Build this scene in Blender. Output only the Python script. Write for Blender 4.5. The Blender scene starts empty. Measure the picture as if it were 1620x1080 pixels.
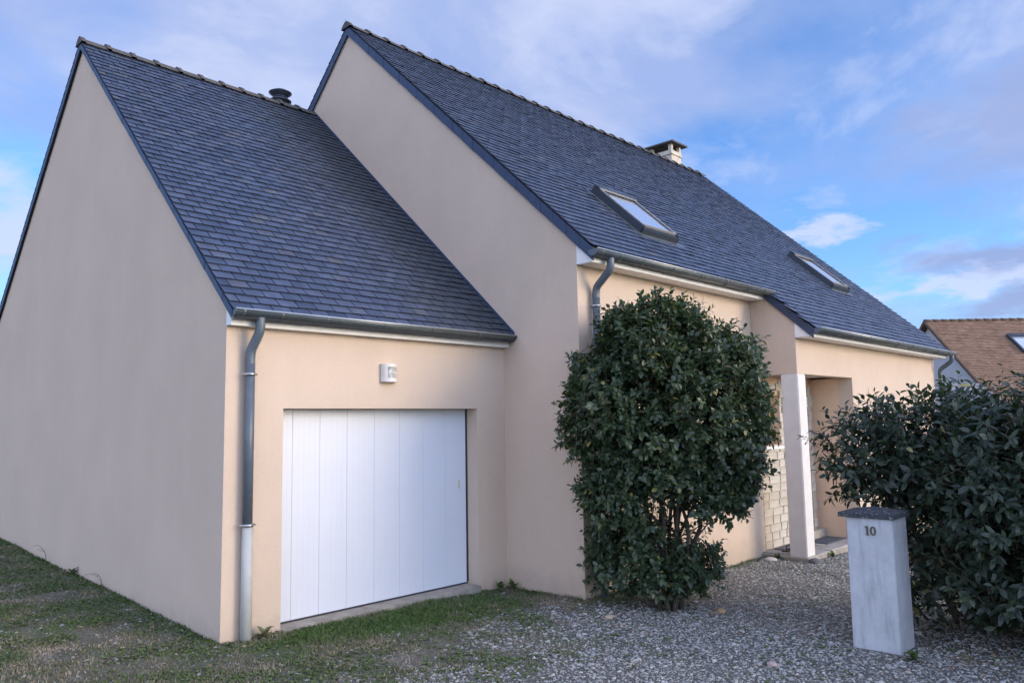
import bpy, bmesh, math, random
import numpy as np
from mathutils import Vector, Matrix
rng = np.random.default_rng(7)
random.seed(7)
S = bpy.context.scene
C = S.collection
RAD = math.radians

# ---------------------------------------------------------------- camera
CAM = np.array([-3.2979, -6.8754, 1.8761])
YAW, PITCH, ROLL, FPX = -0.80511, 0.10478, -0.01733, 1216.2
fw = np.array([math.sin(-YAW) * math.cos(PITCH), math.cos(-YAW) * math.cos(PITCH), math.sin(PITCH)])
r0 = np.cross(fw, [0, 0, 1]); r0 /= np.linalg.norm(r0); u0 = np.cross(r0, fw)
rt = r0 * math.cos(ROLL) + u0 * math.sin(ROLL)
upv = -r0 * math.sin(ROLL) + u0 * math.cos(ROLL)
cd = bpy.data.cameras.new('camera'); cam = bpy.data.objects.new('camera', cd); C.objects.link(cam)
m = Matrix(((rt[0], upv[0], -fw[0], CAM[0]), (rt[1], upv[1], -fw[1], CAM[1]), (rt[2], upv[2], -fw[2], CAM[2]), (0, 0, 0, 1)))
cam.matrix_world = m
cd.sensor_width = 36; cd.lens = FPX / 1620 * 36; cd.clip_start = 0.05; cd.clip_end = 2000
S.camera = cam

# ---------------------------------------------------------------- light
SUN_EL, SUN_AZ = 16.0, 156.0            # azimuth clockwise from +Y
world = bpy.data.worlds.new("World"); S.world = world; world.use_nodes = True
wn = world.node_tree; wn.nodes.clear()
def N(t, typ, **kw):
    n = t.nodes.new(typ)
    for k, v in kw.items():
        if k in n.inputs.keys() if isinstance(k, str) else False:
            n.inputs[k].default_value = v
        else:
            setattr(n, k, v)
    return n
sky = N(wn, 'ShaderNodeTexSky', sky_type='NISHITA', sun_disc=False)
sky.sun_elevation = RAD(SUN_EL); sky.sun_rotation = RAD(SUN_AZ)
sky.altitude = 60; sky.air_density = 1.0; sky.dust_density = 0.6; sky.ozone_density = 2.0
tc = N(wn, 'ShaderNodeTexCoord'); sep = N(wn, 'ShaderNodeSeparateXYZ')
wn.links.new(tc.outputs['Generated'], sep.inputs[0])
# project the view direction onto a cloud layer so clouds flatten towards the horizon
def M(t, op, a, b=None, clamp=False):
    n = t.nodes.new('ShaderNodeMath'); n.operation = op; n.use_clamp = clamp
    for i, v in enumerate((a, b)):
        if v is None: continue
        if isinstance(v, (int, float)): n.inputs[i].default_value = v
        else: t.links.new(v, n.inputs[i])
    return n.outputs[0]
zz = M(wn, 'ADD', M(wn, 'MAXIMUM', sep.outputs[2], 0.0), 0.22)
cx = M(wn, 'DIVIDE', sep.outputs[0], zz); cy = M(wn, 'DIVIDE', sep.outputs[1], zz)
comb = N(wn, 'ShaderNodeCombineXYZ'); wn.links.new(cx, comb.inputs[0]); wn.links.new(cy, comb.inputs[1])
def noise(t, vec, scale, detail=6, rough=.55, dist=0., w=None):
    n = t.nodes.new('ShaderNodeTexNoise'); n.inputs['Scale'].default_value = scale
    n.inputs['Detail'].default_value = detail; n.inputs['Roughness'].default_value = rough
    n.inputs['Distortion'].default_value = dist
    if vec is not None: t.links.new(vec, n.inputs['Vector'])
    return n.outputs['Fac']
def ramp(t, fac, stops):
    n = t.nodes.new('ShaderNodeValToRGB'); e = n.color_ramp.elements
    while len(e) < len(stops): e.new(0.5)
    for el, (p, c) in zip(e, stops):
        el.position = p; el.color = (c if len(c) == 4 else (*c, 1)) if hasattr(c, '__len__') else (c, c, c, 1)
    t.links.new(fac, n.inputs[0]); return n.outputs[0]
def mix(t, fac, a, b, mode='MIX'):
    n = t.nodes.new('ShaderNodeMix'); n.data_type = 'RGBA'; n.blend_type = mode
    for i, v in ((0, fac), (6, a), (7, b)):
        if isinstance(v, (int, float)): n.inputs[i].default_value = v
        elif isinstance(v, tuple): n.inputs[i].default_value = v if len(v) == 4 else (*v, 1)
        else: t.links.new(v, n.inputs[i])
    return n.outputs[2]
n1 = noise(wn, comb.outputs[0], .95, 7, .52, .25)
n2 = noise(wn, comb.outputs[0], 2.3, 8, .58, .4)
n3 = noise(wn, comb.outputs[0], 0.62, 6, .55, .15)
# cloud banks: soft-edged patches on the cloud layer, their outlines torn by noise
wnz = wn.nodes.new('ShaderNodeTexNoise'); wnz.inputs['Scale'].default_value = 3.2; wnz.inputs['Detail'].default_value = 6; wnz.inputs['Roughness'].default_value = .6
wn.links.new(comb.outputs[0], wnz.inputs['Vector'])
wsub = wn.nodes.new('ShaderNodeVectorMath'); wsub.operation = 'SUBTRACT'; wn.links.new(wnz.outputs['Color'], wsub.inputs[0]); wsub.inputs[1].default_value = (.5, .5, .5)
wscl = wn.nodes.new('ShaderNodeVectorMath'); wscl.operation = 'SCALE'; wn.links.new(wsub.outputs[0], wscl.inputs[0]); wscl.inputs['Scale'].default_value = .85
wadd = wn.nodes.new('ShaderNodeVectorMath'); wadd.operation = 'ADD'; wn.links.new(comb.outputs[0], wadd.inputs[0]); wn.links.new(wscl.outputs[0], wadd.inputs[1])
def bank(x, y, r, amt, sx=1.0, edge=.5):
    """soft patch centred at (x, y) on the cloud layer; sx stretches it along the horizon"""
    mp = wn.nodes.new('ShaderNodeMapping'); mp.vector_type = 'TEXTURE'; wn.links.new(wadd.outputs[0], mp.inputs[0])
    mp.inputs['Location'].default_value = (x, y, 0); mp.inputs['Rotation'].default_value = (0, 0, math.atan2(x, -y)); mp.inputs['Scale'].default_value = (r * sx, r, 1)
    ln = wn.nodes.new('ShaderNodeVectorMath'); ln.operation = 'LENGTH'; wn.links.new(mp.outputs[0], ln.inputs[0])
    return M(wn, 'MULTIPLY', ramp(wn, ln.outputs['Value'], [(edge, 1.0), (1.0, 0.0)]), amt)
def total(base, *banks):
    for b_ in banks: base = M(wn, 'ADD', base, b_)
    return base
thin = ramp(wn, total(n1, bank(.80, 1.15, .75, .22, 1.2, .2), bank(1.46, .60, .42, -.13, 1.0, .2), bank(2.30, .78, .50, -.14, 1.4, .3), bank(.38, 1.78, .25, -.15, 1., .2)), [(.34, 0.05), (.66, .92)])
puff = ramp(wn, total(n2, bank(2.11, .86, .13, .28, 2.2, .2), bank(2.66, .58, .16, .34, 2.0, .3), bank(.46, 2.2, .40, .30, 1.2, .3), bank(1.1, .75, .22, .10, 1.5, .2)), [(.53, 0.0), (.76, .80)])
dark = ramp(wn, total(M(wn, 'MULTIPLY', n3, .55), bank(1.86, .26, .42, .42, 1.2, .3), bank(2.46, .40, .28, .55, 1.5, .3), bank(2.92, .48, .22, .5, 1.6, .3), bank(.42, 1.55, .30, .16, 1.2, .2)), [(.40, 0.0), (.82, .85)])
skyc = mix(wn, 1.0, sky.outputs[0], (.70, 1.02, 1.5), 'MULTIPLY')
c1 = mix(wn, thin, skyc, mix(wn, ramp(wn, n2, [(.40, 0.0), (.62, 1.0)]), (1.95, 2.55, 4.4), (2.75, 3.15, 4.55)))
c2 = mix(wn, puff, c1, (3.4, 3.8, 5.2))
c3 = mix(wn, dark, c2, (1.72, 2.12, 3.6))
# added gain: unseen south-west sky raised brighter and whiter to fill the walls
dv = M(wn, 'ADD', M(wn, 'MULTIPLY', sep.outputs[0], -.55), M(wn, 'MULTIPLY', sep.outputs[1], -.835))
bk = ramp(wn, M(wn, 'ADD', M(wn, 'MULTIPLY', dv, .5), .5), [(.30, 0.0), (.85, 1.0)])
c3 = mix(wn, bk, c3, mix(wn, 1.0, c3, (3.85, 2.96, 2.42), 'MULTIPLY'))
bg = N(wn, 'ShaderNodeBackground'); bg.inputs['Strength'].default_value = 0.1
wn.links.new(c3, bg.inputs[0]); wo = N(wn, 'ShaderNodeOutputWorld'); wn.links.new(bg.outputs[0], wo.inputs[0])

sd = bpy.data.lights.new('sun', 'SUN'); sun = bpy.data.objects.new('sun', sd); C.objects.link(sun)
sd.energy = .88; sd.angle = RAD(26); sd.color = (1.0, .74, .45)
sdir = Vector((math.sin(RAD(SUN_AZ)) * math.cos(RAD(SUN_EL)), math.cos(RAD(SUN_AZ)) * math.cos(RAD(SUN_EL)), math.sin(RAD(SUN_EL))))
sun.rotation_euler = sdir.to_track_quat('Z', 'Y').to_euler(); sun.location = (0, 0, 30)
vs = S.view_settings; vs.view_transform = 'Standard'; vs.look = 'None'; vs.gamma = 1; vs.exposure = 1.0
vs.use_curve_mapping = False

# ---------------------------------------------------------------- materials
def mat(name, col, rough=.6, spec=.5, metal=0., var=0., vscale=4., bump=0., bscale=80., bdist=.004, obj_random=0.,
        attr=None, attr_cols=None, stain=None, coat=0., sheen=0., coords='Object'):
    mt = bpy.data.materials.new(name); mt.use_nodes = True; t = mt.node_tree
    p = t.nodes['Principled BSDF']
    p.inputs['Roughness'].default_value = rough; p.inputs['Metallic'].default_value = metal
    p.inputs['Specular IOR Level'].default_value = spec; p.inputs['Coat Weight'].default_value = coat
    tcn = t.nodes.new('ShaderNodeNewGeometry' if coords == 'World' else 'ShaderNodeTexCoord'); vec = tcn.outputs['Position' if coords == 'World' else coords]
    src = None
    if attr:
        a = t.nodes.new('ShaderNodeAttribute'); a.attribute_name = attr; src = ramp(t, a.outputs['Fac'], attr_cols)
    elif obj_random:
        oi = t.nodes.new('ShaderNodeObjectInfo'); src = ramp(t, oi.outputs['Random'], attr_cols)
    if src is None:
        rgb = t.nodes.new('ShaderNodeRGB'); rgb.outputs[0].default_value = (*col, 1); src = rgb.outputs[0]
    if var:
        nf = noise(t, vec, vscale, 5, .6)
        v = ramp(t, nf, [(.3, (1 - var,) * 3), (.7, (1 + var,) * 3)])
        src = mix(t, 1.0, src, v, 'MULTIPLY')
    if stain:
        sc, lo, hi, scol, amt = stain
        nf = noise(t, vec, sc, 6, .65, .4)
        v = ramp(t, nf, [(lo, 0.0), (hi, float(amt))])
        src = mix(t, v, src, scol)
    t.links.new(src, p.inputs['Base Color'])
    if bump:
        nf = noise(t, vec, bscale, 3, .6)
        b = t.nodes.new('ShaderNodeBump'); b.inputs['Strength'].default_value = bump; b.inputs['Distance'].default_value = bdist
        t.links.new(nf, b.inputs['Height']); t.links.new(b.outputs[0], p.inputs['Normal'])
    return mt
def render_mat(name, col):
    mt = mat(name, col, rough=.95, spec=.15, var=.045, vscale=1.1, bump=.6, bscale=120., bdist=.007)
    t = mt.node_tree; p = t.nodes['Principled BSDF']; src = p.inputs['Base Color'].links[0].from_socket
    tcn = t.nodes.new('ShaderNodeTexCoord')
    gr = noise(t, tcn.outputs['Object'], 120, 3, .8)
    gm = ramp(t, gr, [(.3, (.86,) * 3), (.5, (1.0,) * 3), (.72, (1.09,) * 3)])
    o = mix(t, 1.0, src, gm, 'MULTIPLY')
    # rain streaks and a splash band of dirt just above the ground
    mp = t.nodes.new('ShaderNodeMapping'); mp.inputs['Scale'].default_value = (5, 5, .35)
    t.links.new(tcn.outputs['Object'], mp.inputs[0])
    st = noise(t, mp.outputs[0], 1.6, 5, .6)
    sm = ramp(t, st, [(.35, (.990,) * 3), (.65, (1.006,) * 3)])
    o = mix(t, 1.0, o, sm, 'MULTIPLY')
    sx = t.nodes.new('ShaderNodeSeparateXYZ'); t.links.new(tcn.outputs['Object'], sx.inputs[0])
    hz = M(t, 'ADD', sx.outputs[2], M(t, 'MULTIPLY', noise(t, tcn.outputs['Object'], 7, 5, .7), .5))
    dm = ramp(t, hz, [(.12, .32), (.42, 0.0)])
    o = mix(t, dm, o, (.27, .23, .18))
    t.links.new(o, p.inputs['Base Color'])
    return mt
MAT = {}
MAT['render'] = render_mat('cream_render', (.600, .480, .374))
SL = [(0, (.040, .058, .102)), (.5, (.052, .073, .124)), (.92, (.066, .086, .140)), (1, (.082, .093, .120))]
def slate_mat(name, **kw):
    mt = mat(name, (0, 0, 0), rough=.40, spec=.62, attr_cols=SL, var=.30, vscale=7, bump=.4, bscale=55, bdist=.003, coords='World',
             stain=(11, .63, .74, (.085, .085, .078), .3), **kw)
    t = mt.node_tree; p = t.nodes['Principled BSDF']; src = p.inputs['Base Color'].links[0].from_socket
    g = t.nodes.new('ShaderNodeNewGeometry'); sx = t.nodes.new('ShaderNodeSeparateXYZ'); t.links.new(g.outputs['Position'], sx.inputs[0])
    # dull reflection of the taller gable, painted as blotchy dark colour on garage slates
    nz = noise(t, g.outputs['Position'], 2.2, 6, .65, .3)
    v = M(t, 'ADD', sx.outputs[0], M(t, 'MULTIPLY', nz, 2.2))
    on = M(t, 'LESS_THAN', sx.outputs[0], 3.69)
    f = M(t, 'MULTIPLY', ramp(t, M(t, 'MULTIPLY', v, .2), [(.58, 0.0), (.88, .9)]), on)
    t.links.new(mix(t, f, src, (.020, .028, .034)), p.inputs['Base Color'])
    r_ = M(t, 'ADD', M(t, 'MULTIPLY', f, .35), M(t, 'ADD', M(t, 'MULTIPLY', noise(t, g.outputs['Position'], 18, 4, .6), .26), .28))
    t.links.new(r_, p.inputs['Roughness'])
    return mt
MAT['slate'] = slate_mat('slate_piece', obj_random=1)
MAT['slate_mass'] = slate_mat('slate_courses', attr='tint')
MAT['slate_edge'] = mat('slate_edge', (.024, .031, .048), rough=.85, spec=.2)
MAT['slate_dark'] = mat('verge_slate_dark', (.030, .050, .100), rough=.5, spec=.45, var=.15, vscale=10)
MAT['deck'] = mat('roof_deck', (.02, .02, .022), rough=.9)
MAT['ridge'] = mat('ridge_tile_concrete', (.085, .080, .074), rough=.9, var=.25, vscale=9, bump=.5, bscale=70, stain=(14, .60, .75, (.17, .165, .145), .5))
MAT['zinc'] = mat('zinc', (.13, .15, .155), rough=.42, spec=.5, metal=.55, var=.2, vscale=6, stain=(5, .55, .75, (.22, .23, .22), .5))
MAT['zinc_edge'] = mat('bright_zinc', (.42, .45, .47), rough=.35, metal=.6, var=.1)
MAT['pvc'] = mat('grey_downpipe', (.085, .108, .132), rough=.4, spec=.5, var=.12, vscale=7, stain=(8, .6, .75, (.2, .22, .24), .4))
MAT['pvc_light'] = mat('pale_pipe', (.40, .41, .385), rough=.6, var=.08, vscale=8, stain=(9, .6, .8, (.25, .24, .2), .5))
MAT['white'] = mat('white_paint', (.78, .77, .75), rough=.5, var=.05, vscale=5, stain=(6, .6, .85, (.45, .43, .38), .4))
MAT['door'] = mat('white_pvc_door', (.64, .665, .71), rough=.38, spec=.5, var=.015, vscale=3)
MAT['steel'] = mat('galvanised_steel', (.45, .45, .46), rough=.35, metal=.9)
MAT['dark_gap'] = mat('dark_rubber', (.03, .032, .035), rough=.7)
MAT['concrete'] = mat('concrete', (.33, .30, .25), rough=.95, var=.2, vscale=6, bump=.5, bscale=60, stain=(5, .5, .7, (.2, .18, .14), .7))
MAT['pillar'] = mat('pillar_concrete', (.47, .485, .50), rough=.92, var=.10, vscale=5, bump=.6, bscale=70, stain=(11, .62, .78, (.30, .30, .29), .6))
MAT['cap'] = mat('lichen_spotted_cap', (.045, .052, .060), rough=.9, var=.3, vscale=20, bump=.7, bscale=60, stain=(42, .60, .63, (.42, .42, .40), .9))
def _streaks(mt, sc, lo, hi, col, amt):
    t = mt.node_tree; p = t.nodes['Principled BSDF']; src = p.inputs['Base Color'].links[0].from_socket
    tcn = t.nodes.new('ShaderNodeTexCoord'); mp = t.nodes.new('ShaderNodeMapping'); mp.inputs['Scale'].default_value = (1, 1, .16)
    t.links.new(tcn.outputs['Object'], mp.inputs[0]); n_ = noise(t, mp.outputs[0], sc, 6, .7, .3)
    t.links.new(mix(t, ramp(t, n_, [(lo, 0.0), (hi, amt)]), src, col), p.inputs['Base Color'])
_streaks(MAT['pillar'], 16, .50, .68, (.27, .29, .30), .55)
MAT['column'] = mat('painted_column', (.66, .63, .585), rough=.85, var=.05, vscale=5, bump=.4, bscale=90, stain=(4, .6, .85, (.5, .46, .4), .4))
MAT['stone'] = mat('pale_stone', (.5, .43, .32), rough=.95, obj_random=1, attr_cols=[(0, (.46, .41, .33)), (.5, (.50, .455, .375)), (1, (.55, .51, .43))],
                   var=.14, vscale=16, bump=.8, bscale=40, bdist=.01)
MAT['mortar'] = mat('mortar', (.54, .51, .44), rough=.98, var=.1, vscale=15, bump=.5)
MAT['paver'] = mat('paving', (.3, .3, .3), rough=.9, obj_random=1, attr_cols=[(0, (.23, .225, .215)), (1, (.34, .33, .31))], var=.15, vscale=12, bump=.5)
MAT['rubber_mat'] = mat('ribbed_mat', (.10, .11, .13), rough=.9, var=.2, vscale=30)
MAT['black'] = mat('black_iron', (.012, .012, .014), rough=.5)
MAT['velux'] = mat('grey_flashing', (.045, .058, .075), rough=.4, metal=.3, var=.1)
MAT['velux_light'] = mat('aluminium_trim', (.42, .40, .36), rough=.4, metal=.4)
MAT['plastic'] = mat('ivory_plastic', (.66, .63, .58), rough=.45)
MAT['digits'] = mat('bronze_digits', (.07, .062, .03), rough=.5)
MAT['bark'] = mat('bark', (.085, .07, .055), rough=.95, var=.3, vscale=18, bump=.8, bscale=50)
MAT['twig'] = mat('twig', (.13, .10, .07), rough=.9)
MAT['chimney'] = mat('chimney_render', (.56, .50, .40), rough=.95, var=.15, vscale=6, bump=.5, stain=(7, .55, .75, (.3, .27, .21), .5))
MAT['tile'] = mat('brown_tiles', (.2, .12, .07), rough=.9, attr='tint', attr_cols=[(0, (.18, .11, .070)), (.5, (.26, .165, .108)), (1, (.33, .215, .148))], var=.22, vscale=3)
MAT['tile_dark'] = mat('brown_ridge', (.12, .075, .05), rough=.9, var=.2)
MAT['nb_wall'] = mat('grey_render', (.52, .50, .50), rough=.95, var=.04)
MAT['nb_dark'] = mat('dark_grey_render', (.22, .22, .24), rough=.95, var=.1)
MAT['gravel'] = mat('gravel_stone', (.3, .3, .3), rough=.8, attr='tint', attr_cols=[(0, (.20, .205, .195)), (.35, (.28, .285, .265)), (.65, (.35, .355, .325)), (.93, (.43, .43, .39)), (.97, (.40, .32, .24)), (1, (.58, .57, .54))], var=.15, vscale=40)
MAT['grassm'] = mat('grass_blade', (.06, .09, .03), rough=.7, spec=.3, attr='tint', attr_cols=[(0, (.060, .112, .024)), (.3, (.092, .135, .040)), (.5, (.125, .135, .065)), (.75, (.20, .175, .11)), (1, (.32, .27, .19))])
def glass_mat():
    mt = bpy.data.materials.new('roof_glass'); mt.use_nodes = True; p = mt.node_tree.nodes['Principled BSDF']
    p.inputs['Base Color'].default_value = (.30, .34, .42, 1); p.inputs['Roughness'].default_value = .03
    p.inputs['Specular IOR Level'].default_value = 1.0; p.inputs['Coat Weight'].default_value = 1.0; p.inputs['Metallic'].default_value = .6
    p.inputs['Base Color'].default_value = (.72, .78, .88, 1)
    return mt
MAT['glass'] = glass_mat()
def clear_mat():
    mt = bpy.data.materials.new('clear_plastic'); mt.use_nodes = True; p = mt.node_tree.nodes['Principled BSDF']
    p.inputs['Base Color'].default_value = (.9, .92, .93, 1); p.inputs['Roughness'].default_value = .15
    p.inputs['Transmission Weight'].default_value = .85; p.inputs['IOR'].default_value = 1.2
    return mt
MAT['clear'] = clear_mat()
def leaf_mat(name, cols, obj=False):
    mt = mat(name, (0, 0, 0), rough=.38, spec=.5, attr=None if obj else 'tint', obj_random=1 if obj else 0, attr_cols=cols)
    t = mt.node_tree; p = t.nodes['Principled BSDF']; out = [n for n in t.nodes if n.type == 'OUTPUT_MATERIAL'][0]
    src = p.inputs['Base Color'].links[0].from_socket
    tr = t.nodes.new('ShaderNodeBsdfTranslucent'); g = mix(t, 1.0, src, (1.5, 1.9, .6), 'MULTIPLY'); t.links.new(g, tr.inputs[0])
    ms = t.nodes.new('ShaderNodeMixShader'); ms.inputs[0].default_value = .22
    t.links.new(p.outputs[0], ms.inputs[1]); t.links.new(tr.outputs[0], ms.inputs[2]); t.links.new(ms.outputs[0], out.inputs[0])
    return mt
LC1 = [(0, (.024, .044, .024)), (.4, (.042, .070, .035)), (.75, (.070, .100, .046)), (.94, (.115, .135, .052)), (1, (.26, .24, .07))]
LC2 = [(0, (.022, .037, .026)), (.5, (.036, .057, .036)), (.85, (.056, .080, .044)), (.985, (.080, .098, .050)), (1, (.32, .29, .13))]
MAT['leaf1'] = leaf_mat('glossy_leaf', LC1); MAT['leaf1o'] = leaf_mat('glossy_leaf_single', LC1, True)
MAT['leaf2'] = leaf_mat('dark_leaf', LC2); MAT['leaf2o'] = leaf_mat('dark_leaf_single', LC2, True)

# ---------------------------------------------------------------- helpers
def link(name, me, m, parent=None, loc=None, rot=None, smooth=False):
    o = bpy.data.objects.new(name, me); C.objects.link(o)
    if m is not None and me is not None and len(me.materials) == 0: me.materials.append(m)
    if parent is not None: o.parent = parent
    if loc is not None: o.location = loc
    if rot is not None: o.rotation_euler = rot
    return o
def thing(name, label, cat, loc=(0, 0, 0), rotz=0, group=None):
    o = bpy.data.objects.new(name, None); C.objects.link(o); o.location = loc; o.rotation_euler = (0, 0, rotz)
    o['label'] = label; o['category'] = cat
    if group: o['group'] = group
    return o
def tag(o, label, cat, group=None):
    o['label'] = label; o['category'] = cat
    if group: o['group'] = group
    return o
class MB:
    """collects geometry for one mesh"""
    def __init__(s): s.v = []; s.f = []; s.sm = []
    def add(s, vs_, fs, smooth=False):
        o = len(s.v); s.v += [tuple(map(float, p)) for p in vs_]; s.f += [tuple(o + i for i in f) for f in fs]; s.sm += [smooth] * len(fs); return s
    def box(s, x0, x1, y0, y1, z0, z1, M_=None):
        vs_ = [(x, y, z) for z in (z0, z1) for y in (y0, y1) for x in (x0, x1)]
        if M_ is not None: vs_ = [tuple(M_ @ Vector(p)) for p in vs_]
        return s.add(vs_, [(0, 2, 3, 1), (4, 5, 7, 6), (0, 1, 5, 4), (2, 6, 7, 3), (0, 4, 6, 2), (1, 3, 7, 5)])
    def prism(s, pts, axis, a0, a1):
        """extrude a 2-D polygon along axis x ('x': pts are (y,z)) or y ('y': pts are (x,z)) or z"""
        n = len(pts)
        f3 = {'x': lambda p, a: (a, p[0], p[1]), 'y': lambda p, a: (p[0], a, p[1]), 'z': lambda p, a: (p[0], p[1], a)}[axis]
        vs_ = [f3(p, a0) for p in pts] + [f3(p, a1) for p in pts]
        return s.add(vs_, [tuple(range(n))[::-1], tuple(range(n, 2 * n))] + [(i, (i + 1) % n, n + (i + 1) % n, n + i) for i in range(n)])
    def tube(s, path, rad, seg=16, caps=True):
        path = [Vector(p) for p in path]; n = len(path)
        if not hasattr(rad, '__len__'): rad = [rad] * n
        vs_ = []; prev = None
        for i, p in enumerate(path):
            d = (path[min(i + 1, n - 1)] - path[max(i - 1, 0)]).normalized()
            if prev is None:
                a = d.orthogonal().normalized()
            else:
                a = (prev - d * prev.dot(d)).normalized()
            prev = a; b = d.cross(a)
            for k in range(seg):
                t_ = 2 * math.pi * k / seg; vs_.append(p + (a * math.cos(t_) + b * math.sin(t_)) * rad[i])
        fs = [(i * seg + k, i * seg + (k + 1) % seg, (i + 1) * seg + (k + 1) % seg, (i + 1) * seg + k) for i in range(n - 1) for k in range(seg)]
        o = len(s.v); s.add(vs_, fs, True)
        if caps:
            s.f.append(tuple(o + k for k in range(seg))[::-1]); s.f.append(tuple(o + (n - 1) * seg + k for k in range(seg))); s.sm += [False, False]
        return s
    def lathe(s, prof, cx_, cy_, seg=24):
        vs_ = [(cx_ + r * math.cos(2 * math.pi * k / seg), cy_ + r * math.sin(2 * math.pi * k / seg), z) for r, z in prof for k in range(seg)]
        n = len(prof)
        return s.add(vs_, [(i * seg + k, i * seg + (k + 1) % seg, (i + 1) * seg + (k + 1) % seg, (i + 1) * seg + k) for i in range(n - 1) for k in range(seg)], True)
    def mesh(s, name, m=None, bevel=0.):
        me = bpy.data.meshes.new(name); me.from_pydata(s.v, [], s.f)
        me.polygons.foreach_set('use_smooth', s.sm)
        bm = bmesh.new(); bm.from_mesh(me); bmesh.ops.recalc_face_normals(bm, faces=bm.faces)
        if bevel:
            es = [e for e in bm.edges if len(e.link_faces) == 2 and e.calc_face_angle(0) > .6 and not e.smooth is False]
            bmesh.ops.bevel(bm, geom=es, offset=bevel, segments=2, affect='EDGES', clamp_overlap=True)
        bm.to_mesh(me); bm.free()
        if m is not None: me.materials.append(m)
        return me
    def obj(s, name, m, parent=None, bevel=0., **kw):
        return link(name, s.mesh(name, m, bevel), m, parent, **kw)
def np_mesh(name, V, F, m, tint=None, smooth=False):
    """V (n,3), F (k,3|4) ; tint per vertex"""
    me = bpy.data.meshes.new(name); k = F.shape[1]
    me.vertices.add(len(V)); me.vertices.foreach_set('co', V.astype(np.float32).ravel())
    me.loops.add(F.size); me.loops.foreach_set('vertex_index', F.astype(np.int32).ravel())
    me.polygons.add(len(F)); me.polygons.foreach_set('loop_start', np.arange(0, F.size, k, dtype=np.int32))
    me.polygons.foreach_set('use_smooth', np.full(len(F), smooth))
    if tint is not None:
        a = me.attributes.new('tint', 'FLOAT', 'POINT'); a.data.foreach_set('value', tint.astype(np.float32))
    me.update(calc_edges=True); me.validate()
    me.materials.append(m); return me
def dup(o, parent, mw=None):
    c = o.copy(); C.objects.link(c); c.parent = parent
    return c

# ---------------------------------------------------------------- ground
def vnoise(x, y, s, seed):
    """cheap smooth value noise"""
    g = np.random.default_rng(seed).random((64, 64))
    xs, ys = x / s + 31.3, y / s + 17.7
    xi, yi = np.floor(xs).astype(int), np.floor(ys).astype(int); fx, fy = xs - xi, ys - yi
    fx = fx * fx * (3 - 2 * fx); fy = fy * fy * (3 - 2 * fy)
    G = lambda a, b: g[a % 64, b % 64]
    return (G(xi, yi) * (1 - fx) + G(xi + 1, yi) * fx) * (1 - fy) + (G(xi, yi + 1) * (1 - fx) + G(xi + 1, yi + 1) * fx) * fy
def gz(x, y):
    x = np.asarray(x, float); y = np.asarray(y, float)
    return -0.045 - 0.0255 * np.clip(x, -6, 14) + 0.03 * np.clip(y, 0, 9) * np.clip(1 - x / 3, 0, 1)
def gz_fine(x, y):
    return gz(x, y) + (vnoise(x, y, .9, 1) - .5) * .035 + (vnoise(x, y, .22, 2) - .5) * .018
def cover(x, y):
    """0 = weedy turf, 1 = bare gravel"""
    s = -(y + 1.55) * .80 + (x - 2.0) * .42
    s += (vnoise(x, y, .8, 3) - .5) * 1.3 + (vnoise(x, y, .25, 4) - .5) * 1.1
    s -= 2.6 * np.exp(-(((x - 4.15) / .42) ** 2 + ((y + 4.95) / .38) ** 2)) + 1.9 * np.exp(-(((x - 4.9) / .5) ** 2 + ((y + 2.1) / .35) ** 2)) + 2.4 * np.exp(-(((x - 4.6) / .6) ** 2 + ((y + 5.3) / .5) ** 2))
    s -= 1.3 * np.exp(-(((x - 3.3) / 1.1) ** 2 + ((y + .7) / .7) ** 2))
    return np.clip(s * .55 + .45, 0, 1)
fine = np.arange(-6, 14, .06)
def ax(lo, hi):
    return np.concatenate([[-400, -200, -100, -50, -25, -14, -9, -7], np.arange(lo, hi, .06), [hi + 1, hi + 3, hi + 8, 35, 60, 100, 200, 400]])
gx, gy = ax(-6, 14), ax(-7, 9)
XX, YY = np.meshgrid(gx, gy, indexing='ij')
near = (XX > -6) & (XX < 14) & (YY > -7) & (YY < 9)
ZZ = np.where(near, gz_fine(XX, YY), gz(XX, YY))
V = np.stack([XX, YY, ZZ], -1).reshape(-1, 3); nx, ny = XX.shape
ii = (np.arange(nx - 1)[:, None] * ny + np.arange(ny - 1)[None]).ravel()
F = np.stack([ii, ii + ny, ii + ny + 1, ii + 1], 1)
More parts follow.
